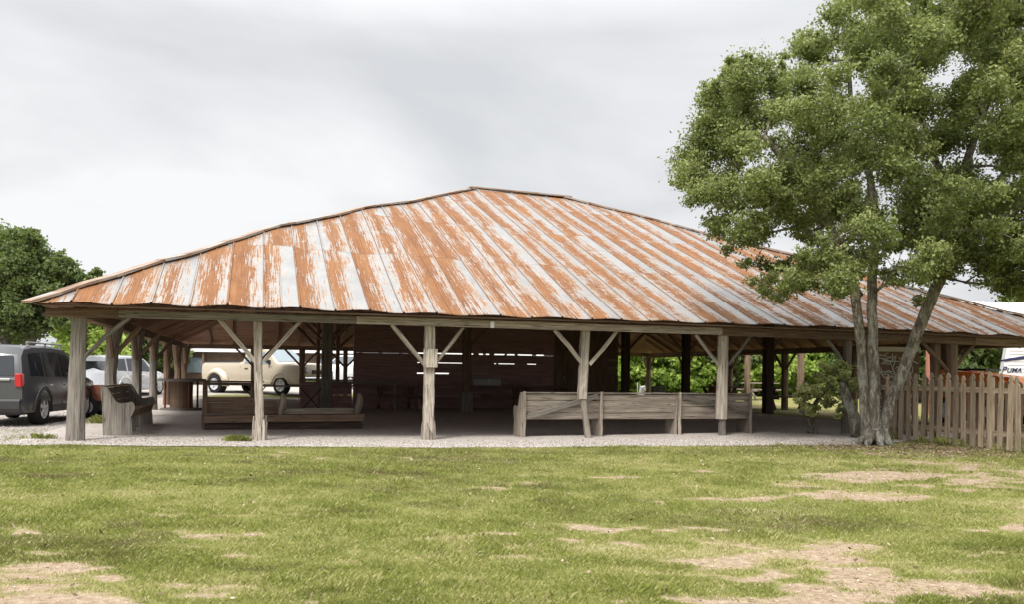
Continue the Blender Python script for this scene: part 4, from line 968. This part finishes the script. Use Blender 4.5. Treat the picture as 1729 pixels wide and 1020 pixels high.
# rusty utility trailer between SUV and pew
c = W(160, 668, 22.5); ut = empty('utility_trailer', (c.x, c.y, tz(c.x, c.y)), R(8), 'small rusty box trailer between the corner post and the silver crossover', 'trailer')
bx = MB(); bx.box(-.75, .75, -.5, -.46, .42, .8); bx.box(-.75, .75, .46, .5, .42, .8); bx.box(-.75, -.71, -.46, .46, .42, .8); bx.box(.71, .75, -.46, .46, .42, .8); bx.box(-.71, .71, -.46, .46, .42, .46)
bx.build('box', MT['rust_box'], ut); MB().bar((.7, 0, .4), (1.5, 0, .36), .06, .06).build('drawbar', MT['rust_box'], ut)
for s in (-1, 1): tyre(ut, (0, s*.55, .26), .26, .14, s)

# ------------------------------------------------------------------ far buildings
# long low building behind the truck
c0 = W(322, 650, 58); bl2 = empty('storage_barn', (c0.x-6, c0.y, .1), R(0), 'long low brown barn with a white metal roof edge behind the tan pickup', 'barn')
Lb = 46
MB().box(0, Lb, .4, 9, 0, 2.3).build('wall', MT['brown_wall'], bl2)
rf = MB(); rf.rings([[(-.4, -.1, 2.28), (Lb+.4, -.1, 2.28), (Lb+.4, -.1, 2.9), (-.4, -.1, 2.9)], [(-.4, 4.8, 3.7), (Lb+.4, 4.8, 3.7), (Lb+.4, 4.8, 4.1), (-.4, 4.8, 4.1)], [(-.4, 9.4, 2.4), (Lb+.4, 9.4, 2.4), (Lb+.4, 9.4, 2.8), (-.4, 9.4, 2.8)]]).build('roof', MT['white'], bl2)
for x in np.arange(1, Lb, 4.5): MB().box(x, x+1.2, .33, .385, .9, 1.9).build('window', MT['glass_light'], bl2)
for x in np.arange(.1, Lb, 3.3): MB().box(x, x+.14, .05, .19, 0, 2.27).build('post', MT['wood_brown'], bl2)
c = W(820, 650, 52); ct = empty('slit_backing_trailer', (c.x, c.y, .15), R(2), 'white box trailer added behind the shed so the slits between its boards show bright', 'trailer')  # added trailer: white backing that makes the shed wall slits read bright
MB().bar((-4.6, 0, 1.75), (4.6, 0, 1.75), 2.3, 2.5, (0, 0, 1), 2, 0, .05).build('body', MT['white'], ct); MB().bar((-4.5, -1.16, .55), (4.5, -1.16, .55), .05, .14).build('skirt', MT['tin_dark'], ct)
for x in (-.6, .6):
    for s in (-1, 1): tyre(ct, (x, s*1.0, .38), .38, .24, s)
# white roofed building at the right
c = W(1640, 530, 42); rb = empty('metal_building', (c.x, c.y, 0), R(12), 'brown metal building with a white ribbed roof at the right edge behind the pavilion', 'building')
MB().box(0, 16, 0, 10, 0, 4.35).build('wall', MT['brown_wall'], rb)
rr = MB()
for i in range(40):
    x = -.4+i*.42; rr.rings([[(x, -.5, 4.35), (x+.41, -.5, 4.35), (x+.41, -.5, 4.45), (x+.2, -.5, 4.48), (x, -.5, 4.45)], [(x, 5, 5.35), (x+.41, 5, 5.35), (x+.41, 5, 5.45), (x+.2, 5, 5.48), (x, 5, 5.45)], [(x, 10.4, 4.35), (x+.41, 10.4, 4.35), (x+.41, 10.4, 4.45), (x+.2, 10.4, 4.48), (x, 10.4, 4.45)]])
rr.build('roof', MT['white'], rb)

# ------------------------------------------------------------------ things behind the fence
# travel trailer with lettering
c = W(1684, 640, 26); tt_ = empty('travel_trailer', (c.x, c.y, .0), R(-27), 'white ribbed travel trailer with PUMA lettering and a dark swoosh at the right edge', 'trailer')
pr = [(0, .55), (.12, .4), (7, .4), (7, 3.1), (.55, 3.1), (.3, 2.6)]
MB().prism(pr, 'y', 0, 2.4).build('body', MT['white'], tt_)
rb_ = MB(); m_r = plain('trailer_rib', (.66, .67, .68), .5)
for i in range(24):
    z = .5+i*.105; rb_.bar((.14+max(0, (z-.55)*.12), -.006, z), (6.9, -.006, z), .012, .02, (0, 0, 1))
rb_.build('siding_ribs', m_r, tt_)
MB().prism([(.08, 1.74), (1.2, 1.9), (3.2, 2.22), (3.2, 2.32), (1.2, 2.02), (.08, 1.8)], 'y', -.022, -.014).build('stripe', MT['blue'], tt_)
def text(s, size, mat, parent, loc, rot, name='lettering', shear=.3, ext=.004):
    cu = bpy.data.curves.new(name, 'FONT'); cu.body = s; cu.size = size; cu.shear = shear; cu.extrude = ext; cu.offset = size*.012
    o = bpy.data.objects.new(name, cu); COL.objects.link(o); bpy.context.view_layer.update()
    me = bpy.data.meshes.new_from_object(o.evaluated_get(DG())); bpy.data.objects.remove(o)
    o = bpy.data.objects.new(name, me); COL.objects.link(o); me.materials.clear(); me.materials.append(mat); o.parent = parent; o.location = loc; o.rotation_euler = rot; return o
text('P', .235, MT['blue'], tt_, (.1, -.02, 1.44), (R(90), 0, 0)); text('UMA', .18, MT['blue'], tt_, (.23, -.02, 1.44), (R(90), 0, 0))
for x in (3, 3.9): tyre(tt_, (x, .1, .36), .36, .22, -1)
for x in (1.9, 4.6): MB().box(x, x+1.0, -.03, .02, 1.3, 1.75).build('window', MT['glass'], tt_)
# orange skid loader
c = W(1664, 660, 23.5); sk = empty('skid_loader', (c.x, c.y, .0), R(-52), 'bright orange loader parked behind the picket fence beside the white trailer', 'loader')
MB().prism([(-1.0, .35), (1.0, .3), (1.15, .8), (.9, 1.28), (-.95, 1.45), (-1.1, 1.2)], 'y', -.55, .55).build('body', MT['orange'], sk)
for s in (-1, 1): MB().prism([(-1.15, 1.2), (-1.1, 1.5), (.6, 1.32), (1.5, .62), (1.42, .45), (.5, 1.15)], 'y', s*.64-.07, s*.64+.07).build('lift_arm', MT['orange'], sk)
MB().box(-.75, .2, -.45, .45, 1.452, 1.5).build('cab_roof', MT['black'], sk)
MB().prism([(1.4, .2), (1.9, .2), (1.75, .5), (1.45, .7)], 'y', -.8, .8).build('bucket', MT['tin_dark'], sk)
for x in (-.6, .55):
    for s in (-1, 1): tyre(sk, (x, s*.68, .38), .38, .24, s)
rg = MB()
for k in range(10):
    a = .6+k*.5; b = a+.52
    if k < 9: rg.bar((-.72+.13*math.cos(a), -.725, 1.27+.1*math.sin(a)), (-.72+.13*math.cos(b), -.725, 1.27+.1*math.sin(b)), .02, .025, (0, 1, 0))
rg.build('emblem', MT['white'], sk)
# brown hoarding with pale branch lattice and white top
c = W(1472, 660, 24); hb = empty('lattice_screen', (c.x, c.y, 0), R(6), 'brown screen panel covered in pale crossing branches behind the forked oak trunk', 'screen')
MB().box(0, 1.35, 0, .05, .2, 1.95).build('panel', MT['panel'], hb); MB().box(-.03, 1.38, -.03, .08, 1.952, 2.08).build('top_rail', MT['white'], hb)
st = MB()
for i in range(70):
    x, z = rnd.uniform(.1, 1.25), rnd.uniform(.35, 1.85); a = rnd.uniform(0, 6.28); l = rnd.uniform(.2, .5); x2 = min(1.32, max(.03, x+l*math.cos(a))); z2 = min(1.92, max(.25, z+l*math.sin(a)))
    y = -.02-.005*(i % 5); st.log([(x, y, z), ((x+x2)/2+rnd.uniform(-.05, .05), y, (z+z2)/2+rnd.uniform(-.05, .05)), (x2, y, z2)], [.013, .016, .01], 5, .1)
st.build('branches', MT['white'], hb)
for x in (.03, .67, 1.32): MB().box(x-.03, x+.03, .052, .11, 0, 1.95).build('post', MT['wood_brown'], hb)
c = W(1573, 640, 29); pl = empty('pole', (c.x, c.y, 0), 0, 'red-brown round pole behind the fence between the oak trunk and the wide pavilion post', 'pole')
MB().log([(0, 0, 0), (0, 0, 1.6), (0, 0, 3.1)], [.2, .19, .185], 12, .01).build('shaft', MT['brick_red'], pl); MB().lathe([(.001, 3.1), (.2, 3.1), (.2, 3.16), (.001, 3.18)], axis='z', n=12).build('cap', MT['tin_dark'], pl)

# picket fences
def fence(A, B, n, hh, label, wid, mat, vary=.045):
    d = (B-A); Lf = d.length; rz = math.atan2(d.y, d.x); t = empty('picket_fence', (A.x, A.y, tz(A.x, A.y)), rz, label, 'fence')
    for z in (.3, hh*.78): MB().bar((-.1, .035, z), (Lf+.1, .035, z), .04, .09, (0, 0, 1), 10, .004).build('rail', mat, t)
    for i in range(n):
        x = Lf*(i+.5)/n+rnd.uniform(-.012, .012); q = hh*rnd.uniform(1-vary, 1+vary*.6); w_ = wid*rnd.uniform(.9, 1.08)/2; z0 = tz(A.x+d.x*(i+.5)/n, A.y+d.y*(i+.5)/n)-tz(A.x, A.y)-.0; l = rnd.uniform(-.03, .03)
        mb = MB(); s = .15; bt = rnd.uniform(.02, .06)
        mb.prism([(x-w_, z0+bt), (x+w_, z0+bt+rnd.uniform(-.01, .01)), (x+w_+l, q-.16), (x+w_*.55+l, q-.125), (x+w_*.95+l, q-.085), (x+w_*.6+l, q-.03), (x+l, q), (x-w_*.6+l, q-.03), (x-w_*.95+l, q-.085), (x-w_*.55+l, q-.125), (x-w_+l, q-.16)], 'y', -.012, .012)
        mb.build('picket', mat, t)
    for x in np.arange(.3, Lf, 2.2): MB().bar((x, .11, -.05), (x, .11, hh*.95), .1, .1, (0, 1, 0), 5, .004, .01).build('fence_post', mat, t)
    return t
A = G(1492, 742); B = G(1745, 769); B = A+(B-A)*1.5
fence(A, B, 27, 1.34, 'weathered wooden picket fence running from the oak trunk out of the right edge, in front', .1, MT['wood_fence'])
off = Vector((1.0, 1.25, 0)); fence(A+off*.9+Vector((-.6, .3, 0)), B+off*1.2, 22, 1.25, 'second darker picket fence glimpsed behind the front one', .11, MT['wood_brown'])

# ------------------------------------------------------------------ vegetation
def leaves(C, size, tint, name, mat, parent, elong=1.7, droop=0.):
    n = len(C); d = rng.normal(size=(n, 3)); d[:, 2] -= droop; d /= np.linalg.norm(d, axis=1)[:, None]
    q = rng.normal(size=(n, 3)); s = np.cross(d, q); s /= np.linalg.norm(s, axis=1)[:, None]; up = np.cross(d, s)
    sz = size*rng.uniform(.55, 1.25, n)[:, None]; a = d*sz*elong/2; b = s*sz/2; c = up*sz*.18
    V = np.stack([C-a, C+b+c, C+a, C-b+c], 1).reshape(-1, 3)
    return npmesh(name, V, np.arange(n*4).reshape(-1, 4), mat, parent, tint)
def crown_pts(cl, per, twig=.5, flat=.75):
    """leaf positions: short sprays of leaves on twigs bursting from every clump centre"""
    P = []; T = []; TW = []
    for (c, r) in cl:
        nt_ = max(6, int(per*(r/.45)**2/22)); ct = rng.normal(0, .12)
        d = rng.normal(size=(nt_, 3)); d /= np.linalg.norm(d, axis=1)[:, None]; d[:, 2] = d[:, 2]*flat+.12
        L_ = r*rng.uniform(.35, 1.12, nt_)
        for k in range(nt_):
            m_ = 22; t = rng.uniform(.25, 1, m_)**.7; base = np.array(c)+d[k]*L_[k]*t[:, None]; w_ = rng.normal(0, .075*r/.45, (m_, 3)); w_[:, 2] *= .7
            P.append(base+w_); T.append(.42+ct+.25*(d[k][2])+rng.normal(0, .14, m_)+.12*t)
            if k % 3 == 0: TW.append((np.array(c), np.array(c)+d[k]*L_[k]*.9))
    return np.concatenate(P), np.clip(np.concatenate(T), 0, 1), TW
def skeleton(nodes, cl, mb, r0=.05, n=7):
    """nodes: list of (pos, radius). connects every clump to the nearest wood"""
    base = nodes[0][0]; cl = sorted(cl, key=lambda c: (Vector(c[0])-base).length)
    for c, r in cl:
        c = Vector(c); best = None; bd = 1e9
        for (p, rad, root) in nodes:
            dd = (p-c).length*(1.0 if p.z < c.z+.3 else 1.8)+max(0, .03-rad)*4
            if dd < bd: bd = dd; best = (p, rad)
        p, rad = best; dv_ = c-p; ln = dv_.length
        if ln < .1: continue
        ra = max(.012, min(rad*.7, .02+.032*ln)); k = max(3, int(ln/.3)); pts = [p]; rr_ = [ra]
        perp = Vector((rnd.uniform(-1, 1), rnd.uniform(-1, 1), rnd.uniform(-.2, 1))).normalized()*ln*.12
        for i in range(1, k+1):
            t = i/k; q = p+dv_*t+perp*math.sin(math.pi*t)+Vector([rnd.uniform(-.03, .03) for _ in range(3)]); pts.append(q); rr_.append(ra*(1-t*.65))
            nodes.append((q, ra*(1-t*.65), 0))
        mb.log(pts, rr_, 6 if ra > .03 else 4, .08)
def inpoly(x, y, P):
    c = False; j = len(P)-1
    for i in range(len(P)):
        if (P[i][1] > y) != (P[j][1] > y) and x < (P[j][0]-P[i][0])*(y-P[i][1])/(P[j][1]-P[i][1])+P[i][0]: c = not c
        j = i
    return c
# --- the big live oak
TY = 16.4
tb = G(1472, 752); oak = empty('live_oak', (tb.x, tb.y, tz(tb.x, tb.y)), 0, 'big live oak with forked trunks and a wide crown overhanging the right of the pavilion', 'tree')
OB = Vector((tb.x, tb.y, 0))
def OL(px, py, Y): return W(px, py, Y)-Vector(oak.location)
wd = MB(); nodes = []
def trunk(pts, rad, n=12, jit=.07):
    P, Rr = [], []
    for i in range(len(pts)-1):
        k = 5
        for j in range(k):
            t = j/k; P.append(pts[i].lerp(pts[i+1], t)+Vector([rnd.uniform(-.012, .012) for _ in range(3)])); Rr.append(rad[i]+(rad[i+1]-rad[i])*t)
    P.append(pts[-1]); Rr.append(rad[-1]); wd.log(P, Rr, n, jit)
    for p, r in zip(P, Rr):
        if p.z > 2.3: nodes.append((p, r, 0))
trunk([OL(1468, 756, 16.4), OL(1465, 735, 16.4), OL(1461, 690, 16.42), OL(1456, 600, 16.45), OL(1447, 520, 16.4), OL(1440, 470, 16.35), OL(1400, 380, 16.1), OL(1350, 300, 15.7), OL(1290, 230, 15.4)], [.17, .12, .1, .09, .088, .085, .075, .065, .045])
trunk([OL(1480, 757, 16.3), OL(1480, 735, 16.3), OL(1477, 690, 16.3), OL(1475, 600, 16.35), OL(1472, 520, 16.45), OL(1472, 460, 16.55), OL(1480, 380, 16.8), OL(1470, 300, 17.1), OL(1440, 200, 17.2), OL(1430, 100, 17.3)], [.16, .115, .1, .097, .092, .088, .08, .07, .055, .035])
trunk([OL(1487, 752, 16.5), OL(1492, 725, 16.5), OL(1507, 670, 16.5), OL(1540, 590, 16.4), OL(1565, 520, 16.25), OL(1590, 465, 16.15), OL(1612, 400, 16.1), OL(1618, 320, 16.2), OL(1650, 220, 16.4), OL(1690, 100, 16.5)], [.15, .108, .104, .104, .104, .1, .095, .085, .065, .04])
trunk([OL(1594, 455, 16.15), OL(1660, 390, 15.6), OL(1750, 330, 15.2), OL(1850, 300, 15)], [.08, .07, .055, .03])
trunk([OL(1616, 350, 16.2), OL(1580, 270, 16.8), OL(1550, 180, 17.2), OL(1540, 80, 17.4)], [.08, .065, .05, .03])
trunk([OL(1605, 420, 16.1), OL(1660, 330, 17), OL(1760, 230, 17.6), OL(1860, 150, 17.8)], [.08, .07, .055, .03])
trunk([OL(1452, 500, 16.4), OL(1400, 420, 16.9), OL(1340, 370, 17.3), OL(1260, 330, 17.6)], [.07, .06, .05, .03])
# root flare
for a in range(7):
    an = a*.9+.2; q = Vector((.34*math.cos(an)+.08, .34*math.sin(an), -.06)); wd.log([Vector((.08, 0, .28))+q*.25, q*.7+Vector((0, 0, .1)), q*1.05], [.1, .07, .03], 7, .12)
OP = [(1150, 300), (1168, 250), (1195, 200), (1200, 135), (1245, 105), (1330, 108), (1352, 75), (1400, 62), (1418, 10), (1450, -50), (1560, -100), (1700, -120), (1850, -80), (1980, 50), (2050, 250), (2000, 400), (1900, 470), (1800, 480), (1715, 475), (1690, 440), (1640, 430), (1590, 440), (1550, 500), (1510, 480), (1440, 470), (1400, 482), (1330, 492), (1275, 482), (1290, 455), (1335, 425), (1315, 385), (1270, 410), (1240, 440), (1215, 400), (1200, 350)]
clp = []
while len(clp) < 640:
    x, y = rnd.uniform(1140, 2050), rnd.uniform(-120, 500)
    if not inpoly(x, y, OP): continue
    if x > 1760 and rnd.random() < .35: continue
    q = 1-min(1, abs((x-1560)/430))**2; Yd = TY+rnd.uniform(-1, 1)*(1.0+2.3*max(0, q))+(.3 if x < 1400 else 0)
    r = rnd.uniform(.22, .55)*(.8 if y > 380 else 1)
    # sparse windows of sky low in the crown
    if 360 < y < 460 and 1380 < x < 1720 and rnd.random() < .2: continue
    clp.append((tuple(OL(x, y, Yd)), r))
for x, y in ((1152, 305), (1160, 330), (1195, 195), (1205, 150), (1235, 118), (1290, 108), (1362, 90), (1400, 60), (1428, 5), (1190, 370), (1222, 415), (1250, 440), (1285, 484), (1310, 497), (1410, 490), (1545, 505), (1380, 70), (1170, 260), (1270, 470), (1500, 470), (1485, 455), (1520, 450), (1700, 470), (1720, 490)):
    clp.append((tuple(OL(x+8, y+6, TY+rnd.uniform(-.6, .6))), rnd.uniform(.2, .3)))
for _ in range(60):
    x, y = rnd.uniform(1560, 1790), rnd.uniform(330, 452); clp.append((tuple(OL(x, y, TY+rnd.uniform(-1.6, 1.2))), rnd.uniform(.25, .45)))
for _ in range(26):
    x, y = rnd.uniform(1655, 1800), rnd.uniform(430, 492); clp.append((tuple(OL(x, y, TY+rnd.uniform(-1.4, .8))), rnd.uniform(.2, .35)))
for _ in range(14):
    x, y = rnd.uniform(1270, 1400), rnd.uniform(440, 490); clp.append((tuple(OL(x, y, TY+rnd.uniform(-.8, .8))), rnd.uniform(.2, .32)))
for i in range(len(OP)-14):      # loose outer sprays that break the outline
    for k in range(3):
        t_ = rnd.random(); x = OP[i][0]+(OP[i+1][0]-OP[i][0])*t_; y = OP[i][1]+(OP[i+1][1]-OP[i][1])*t_
        clp.append((tuple(OL(x+rnd.uniform(-12, 10), y+rnd.uniform(-14, 10), TY+rnd.uniform(-1.3, 1.3))), rnd.uniform(.13, .24)))
skeleton(nodes, clp, wd)
P, T, TW = crown_pts(clp, 930)
for a, b in TW[::2]: wd.bar(Vector(a), Vector(b), .008, .008, None, 1)
wd.build('trunk', MT['bark'], oak, True)
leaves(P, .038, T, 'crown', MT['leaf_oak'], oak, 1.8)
# --- generic trees
def tree(name, loc, clumps, trunks, lab, mat, lsize, per, bk='bark_dark', group=None, cat='tree', flat=.75):
    t = empty(name, loc, 0, lab, cat, group); mb = MB(); nd = []; L0 = Vector(loc)
    for pts, rad in trunks:
        P_ = [Vector(p)-L0 for p in pts]; PP, RR_ = [], []
        for i in range(len(P_)-1):
            for j in range(4): s = j/4; PP.append(P_[i].lerp(P_[i+1], s)); RR_.append(rad[i]+(rad[i+1]-rad[i])*s)
        PP.append(P_[-1]); RR_.append(rad[-1]); mb.log(PP, RR_, 8, .08)
        k = len(PP)//3; nd += [(p, r, 0) for p, r in list(zip(PP, RR_))[k:]]
    C = [(tuple(Vector(c)-L0), r) for c, r in clumps]; skeleton(nd, C, mb)
    P, T, TW = crown_pts(C, per, flat=flat); mb.build('trunk', MT[bk], t, True); leaves(P, lsize, T, 'crown', MT[mat], t)
    return t
def blob(px, py, rx, ry, Y, n, r, dy=2.0): 
    o_ = []
    for _ in range(n):
        a = rnd.uniform(0, 6.28); q = rnd.random()**.5; o_.append((W(px+rx*q*math.cos(a), py+ry*q*math.sin(a), Y+rnd.uniform(-dy, dy)), r*rnd.uniform(.7, 1.25)))
    return o_
# tree behind the cars at left
b0 = W(30, 660, 36); b0.z = tz(b0.x, b0.y)
cl = blob(20, 470, 55, 68, 36, 52, .7)+blob(80, 500, 62, 52, 36, 36, .65)+blob(140, 478, 30, 20, 35, 12, .4, 1)+blob(105, 440, 14, 14, 35, 5, .35, 1)+blob(48, 398, 22, 10, 35, 6, .35, 1)+blob(160, 470, 14, 9, 35, 4, .3, 1)+blob(-50, 480, 70, 90, 36, 34, 1)+blob(100, 452, 30, 22, 35, 9, .5, 1)+blob(30, 410, 30, 18, 36, 10, .5, 1)+blob(20, 540, 50, 22, 36, 14, .8)
tree('oak_tree', b0, cl, [([b0, W(40, 600, 36), W(58, 560, 35.5), W(75, 532, 35), W(110, 520, 34.6)], [.3, .26, .2, .15, .08]), ([b0, W(10, 600, 36), W(0, 540, 36), W(-10, 470, 36)], [.26, .24, .2, .1])], 'dark oak rising behind the grey SUV at the left edge', 'leaf_dark', .1, 360)
def simple_tree(px, base, top, wpx, Y, lab, mat, ls=.16, per=300, n=34, r=.8, name='background_tree', group='trees behind the parking area and pavilion', low=.25):
    b = W(px, base, Y); b.z = tz(b.x, b.y); h = base-top
    cl = blob(px, top+h*(1-low)*.5, wpx/2, h*(1-low)*.52, Y, n, r, 2.2)
    return tree(name, b, cl, [([b, W(px+rnd.uniform(-5, 5), base-h*.3, Y), W(px+rnd.uniform(-8, 8), base-h*.7, Y)], [.25, .2, .1])], lab, mat, ls, per, 'bark_dark', group)
simple_tree(150, 655, 528, 105, 48, 'lighter green tree directly behind the corner post', 'leaf_bright', .17, 300, 36, .9)
simple_tree(-60, 655, 440, 170, 52, 'tree mostly past the left edge, behind the dark oak', 'leaf_dark', .2, 260, 36, 1.2)
simple_tree(245, 655, 540, 110, 58, 'green tree seen between the left row of posts', 'leaf_dark', .2, 260, 34, 1.0)
simple_tree(330, 655, 570, 90, 82, 'distant tree above the low barn', 'leaf_dark', .25, 240, 28, 1.2)
# bright vegetation behind the right of the pavilion
def bush(px, base, top, wpx, Y, lab, mat, ls=.13, per=330, n=26, r=.6, name='bush', bk='bark_dark', group='bushes behind the pavilion'):
    b = W(px, base, Y); b.z = tz(b.x, b.y); h = base-top
    cl = blob(px, (base+top)/2, wpx/2, h*.5, Y, n, r, 1.2)
    return tree(name, b, cl, [([b, W(px-3, base-h*.3, Y), W(px+4, base-h*.6, Y)], [.08, .06, .03]), ([b, W(px+wpx*.2, base-h*.4, Y)], [.06, .03])], lab, mat, ls, per, bk, group, 'bush')
bs_ = [(1040, 'leaf_bright', 'bright bush right beside the shed corner'), (1085, 'leaf_bright', 'bright big-leaved bush behind the white garden ornament'), (1132, 'leaf_bright', 'bright bush behind the black tub'), (1185, 'leaf_bright', 'bright bush behind the dark barrel'), (1240, 'leaf_dark', 'darker bush just right of the fifth front post'), (1290, 'leaf_bright', 'yellow-green bush behind the thick dark inner post'), (1335, 'leaf_bright', 'yellow-green bush behind the dark shaded picnic table'), (1385, 'leaf_bright', 'yellow-green bush behind the pale arching shrub'), (1440, 'leaf_dark', 'dark bush behind the sixth front post')]
for i, (px, mt, lab) in enumerate(bs_): bush(px, 668, 585+rnd.uniform(-6, 6), 82, 47.5+rnd.uniform(-1.5, 2), lab, mt, .15, 330, 30, .65)
for px, lab in ((1010, 'tall dark tree behind the shed'), (1100, 'tall dark tree behind the black tub and bright bushes'), (1200, 'tall dark tree behind the fifth front post'), (1310, 'tall dark tree behind the thick inner post'), (1420, 'tall dark tree behind the sixth front post')):
    simple_tree(px, 660, 560, 130, 60, lab, 'leaf_dark', .2, 260, 30, 1.1, low=.05)
simple_tree(1510, 662, 585, 80, 50, 'green tree behind the lattice screen', 'leaf_dark', .18, 260, 26, .8, low=.05)
simple_tree(1560, 662, 575, 80, 37, 'green tree behind the red-brown pole', 'leaf_dark', .16, 280, 30, .7, low=.05)
simple_tree(1640, 664, 560, 110, 36, 'leafy green tree behind the orange loader', 'leaf_dark', .15, 300, 40, .7, low=.05)
simple_tree(1735, 664, 470, 60, 56, 'tree rising behind the white ribbed roof at the right edge', 'leaf_dark', .18, 280, 24, .9, low=.2)
simple_tree(1500, 655, 540, 120, 62, 'far tree hidden mostly by the pavilion roof', 'leaf_dark', .2, 240, 24, 1.0, low=.05)
# pale arching shrub in front of the sixth post
b = G(1372, 733); b.z = tz(b.x, b.y)
cl = []
for _ in range(74):
    t_ = rnd.random(); px = 1345+rnd.uniform(0, 1)*115; py = rnd.uniform(608, 712)
    if py < 650 and px < 1375: continue
    if py > 690 and px > 1420: continue
    cl.append((W(px, py, 18.3+rnd.uniform(-.5, .5)), rnd.uniform(.08, .19)))
tree('shrub', b, cl, [([b, W(1368, 705, 18.9), W(1378, 680, 18.6), W(1400, 650, 18.4), W(1410, 620, 18.3)], [.12, .09, .05, .035, .02]), ([W(1368, 705, 18.9), W(1350, 695, 18.3)], [.04, .02])], 'pale yellow-green arching shrub on a stubby trunk in front of the sixth post', 'leaf_shrub', .045, 420, 'bark', None, 'shrub')
# leaning old stump between shrub and oak
b = G(1448, 740); b.z = tz(b.x, b.y); st_ = empty('tree_stump', b, 0, 'leaning pale gnarled stump against the sixth post, left of the oak', 'stump')
mb = MB(); mb.log([Vector((.05, 0, -.05)), Vector((-.02, 0, .25)), Vector((-.12, .05, .6)), Vector((-.24, .1, .95)), Vector((-.3, .1, 1.15))], [.17, .14, .12, .1, .05], 10, .16); mb.build('trunk', MT['bark'], st_, True)
# pale ornament behind the pew (garden statue shape, unreadable): low white grill on legs
c = W(1083, 664, 45); og = empty('garden_ornament', (c.x, c.y, tz(c.x, c.y)), 0, 'small white garden ornament beside a thin white stake, behind the long pew', 'ornament')
MB().log([(0, 0, 0), (0, 0, .3), (.05, 0, .5), (.2, 0, .55)], [.18, .1, .16, .1], 8, .25).build('figure', MT['white'], og); MB().tube((-.2, 0, 0), (-.2, 0, .8), .02).build('stake', MT['white'], og)

# leaf litter around the oak and fence
def litter(n):
    x = tb.x+rng.normal(.7, 1.6, n); y = tb.y+rng.normal(-.6, .8, n); k = (y < 17.2) & (y > 12.5); x, y = x[k], y[k]
    C = np.stack([x, y, terr(x, y)+rng.uniform(.004, .02, len(x))], -1); n = len(C); a = rng.uniform(0, 6.28, n); sz = rng.uniform(.012, .03, n)
    dx = np.stack([np.cos(a)*sz, np.sin(a)*sz, rng.normal(0, .004, n)], -1); dy = np.stack([-np.sin(a)*sz*.5, np.cos(a)*sz*.5, rng.normal(0, .004, n)], -1)
    V = np.stack([C-dx, C+dy, C+dx, C-dy], 1).reshape(-1, 3)
    o = npmesh('leaf_litter', V, np.arange(n*4).reshape(-1, 4), MT['litter'], None, rng.random(n)); o['kind'] = 'stuff'
litter(15000)
def strewn(n):
    x = rng.uniform(-9, 10, n); y = rng.uniform(4.8, 16, n); k = rng.random(n) < .25+.75*sm(0, 7, x)*sm(9, 14, y); x, y = x[k], y[k]
    C = np.stack([x, y, terr(x, y)+rng.uniform(.01, .035, len(x))], -1); n = len(C); a = rng.uniform(0, 6.28, n); sz = rng.uniform(.01, .024, n)
    dx = np.stack([np.cos(a)*sz, np.sin(a)*sz, rng.normal(0, .008, n)], -1); dy = np.stack([-np.sin(a)*sz*.5, np.cos(a)*sz*.5, rng.normal(0, .006, n)], -1)
    o = npmesh('leaf_litter', np.stack([C-dx, C+dy, C+dx, C-dy], 1).reshape(-1, 3), np.arange(n*4).reshape(-1, 4), MT['litter'], None, rng.random(n)); o['kind'] = 'stuff'
strewn(7000)
fw = rng.random(1800); fwx = A.x+(B.x-A.x)*fw+rng.normal(0, .05, 1800); fwy = A.y+(B.y-A.y)*fw+rng.normal(-.06, .06, 1800); kk = fbm(fwx*2, fwy*2, .8, 141, 3) > .5; fwx, fwy = fwx[kk], fwy[kk]; nn = len(fwx)
hh = rng.uniform(.04, .2, nn); aa = rng.uniform(0, 6.28, nn); zz2 = terr(fwx, fwy)
Vw = np.stack([np.stack([fwx-.004, fwy, zz2], -1), np.stack([fwx+.004, fwy, zz2], -1), np.stack([fwx+np.cos(aa)*hh*.2, fwy+np.sin(aa)*hh*.2, zz2+hh*.7], -1), np.stack([fwx+np.cos(aa)*hh*.45, fwy+np.sin(aa)*hh*.45, zz2+hh], -1)], 1)
o = npmesh('weeds', Vw.reshape(-1, 3), np.arange(nn*4).reshape(-1, 4), MT['grass'], None, np.clip(rng.normal(.45, .2, nn), 0, 1)); o['kind'] = 'stuff'
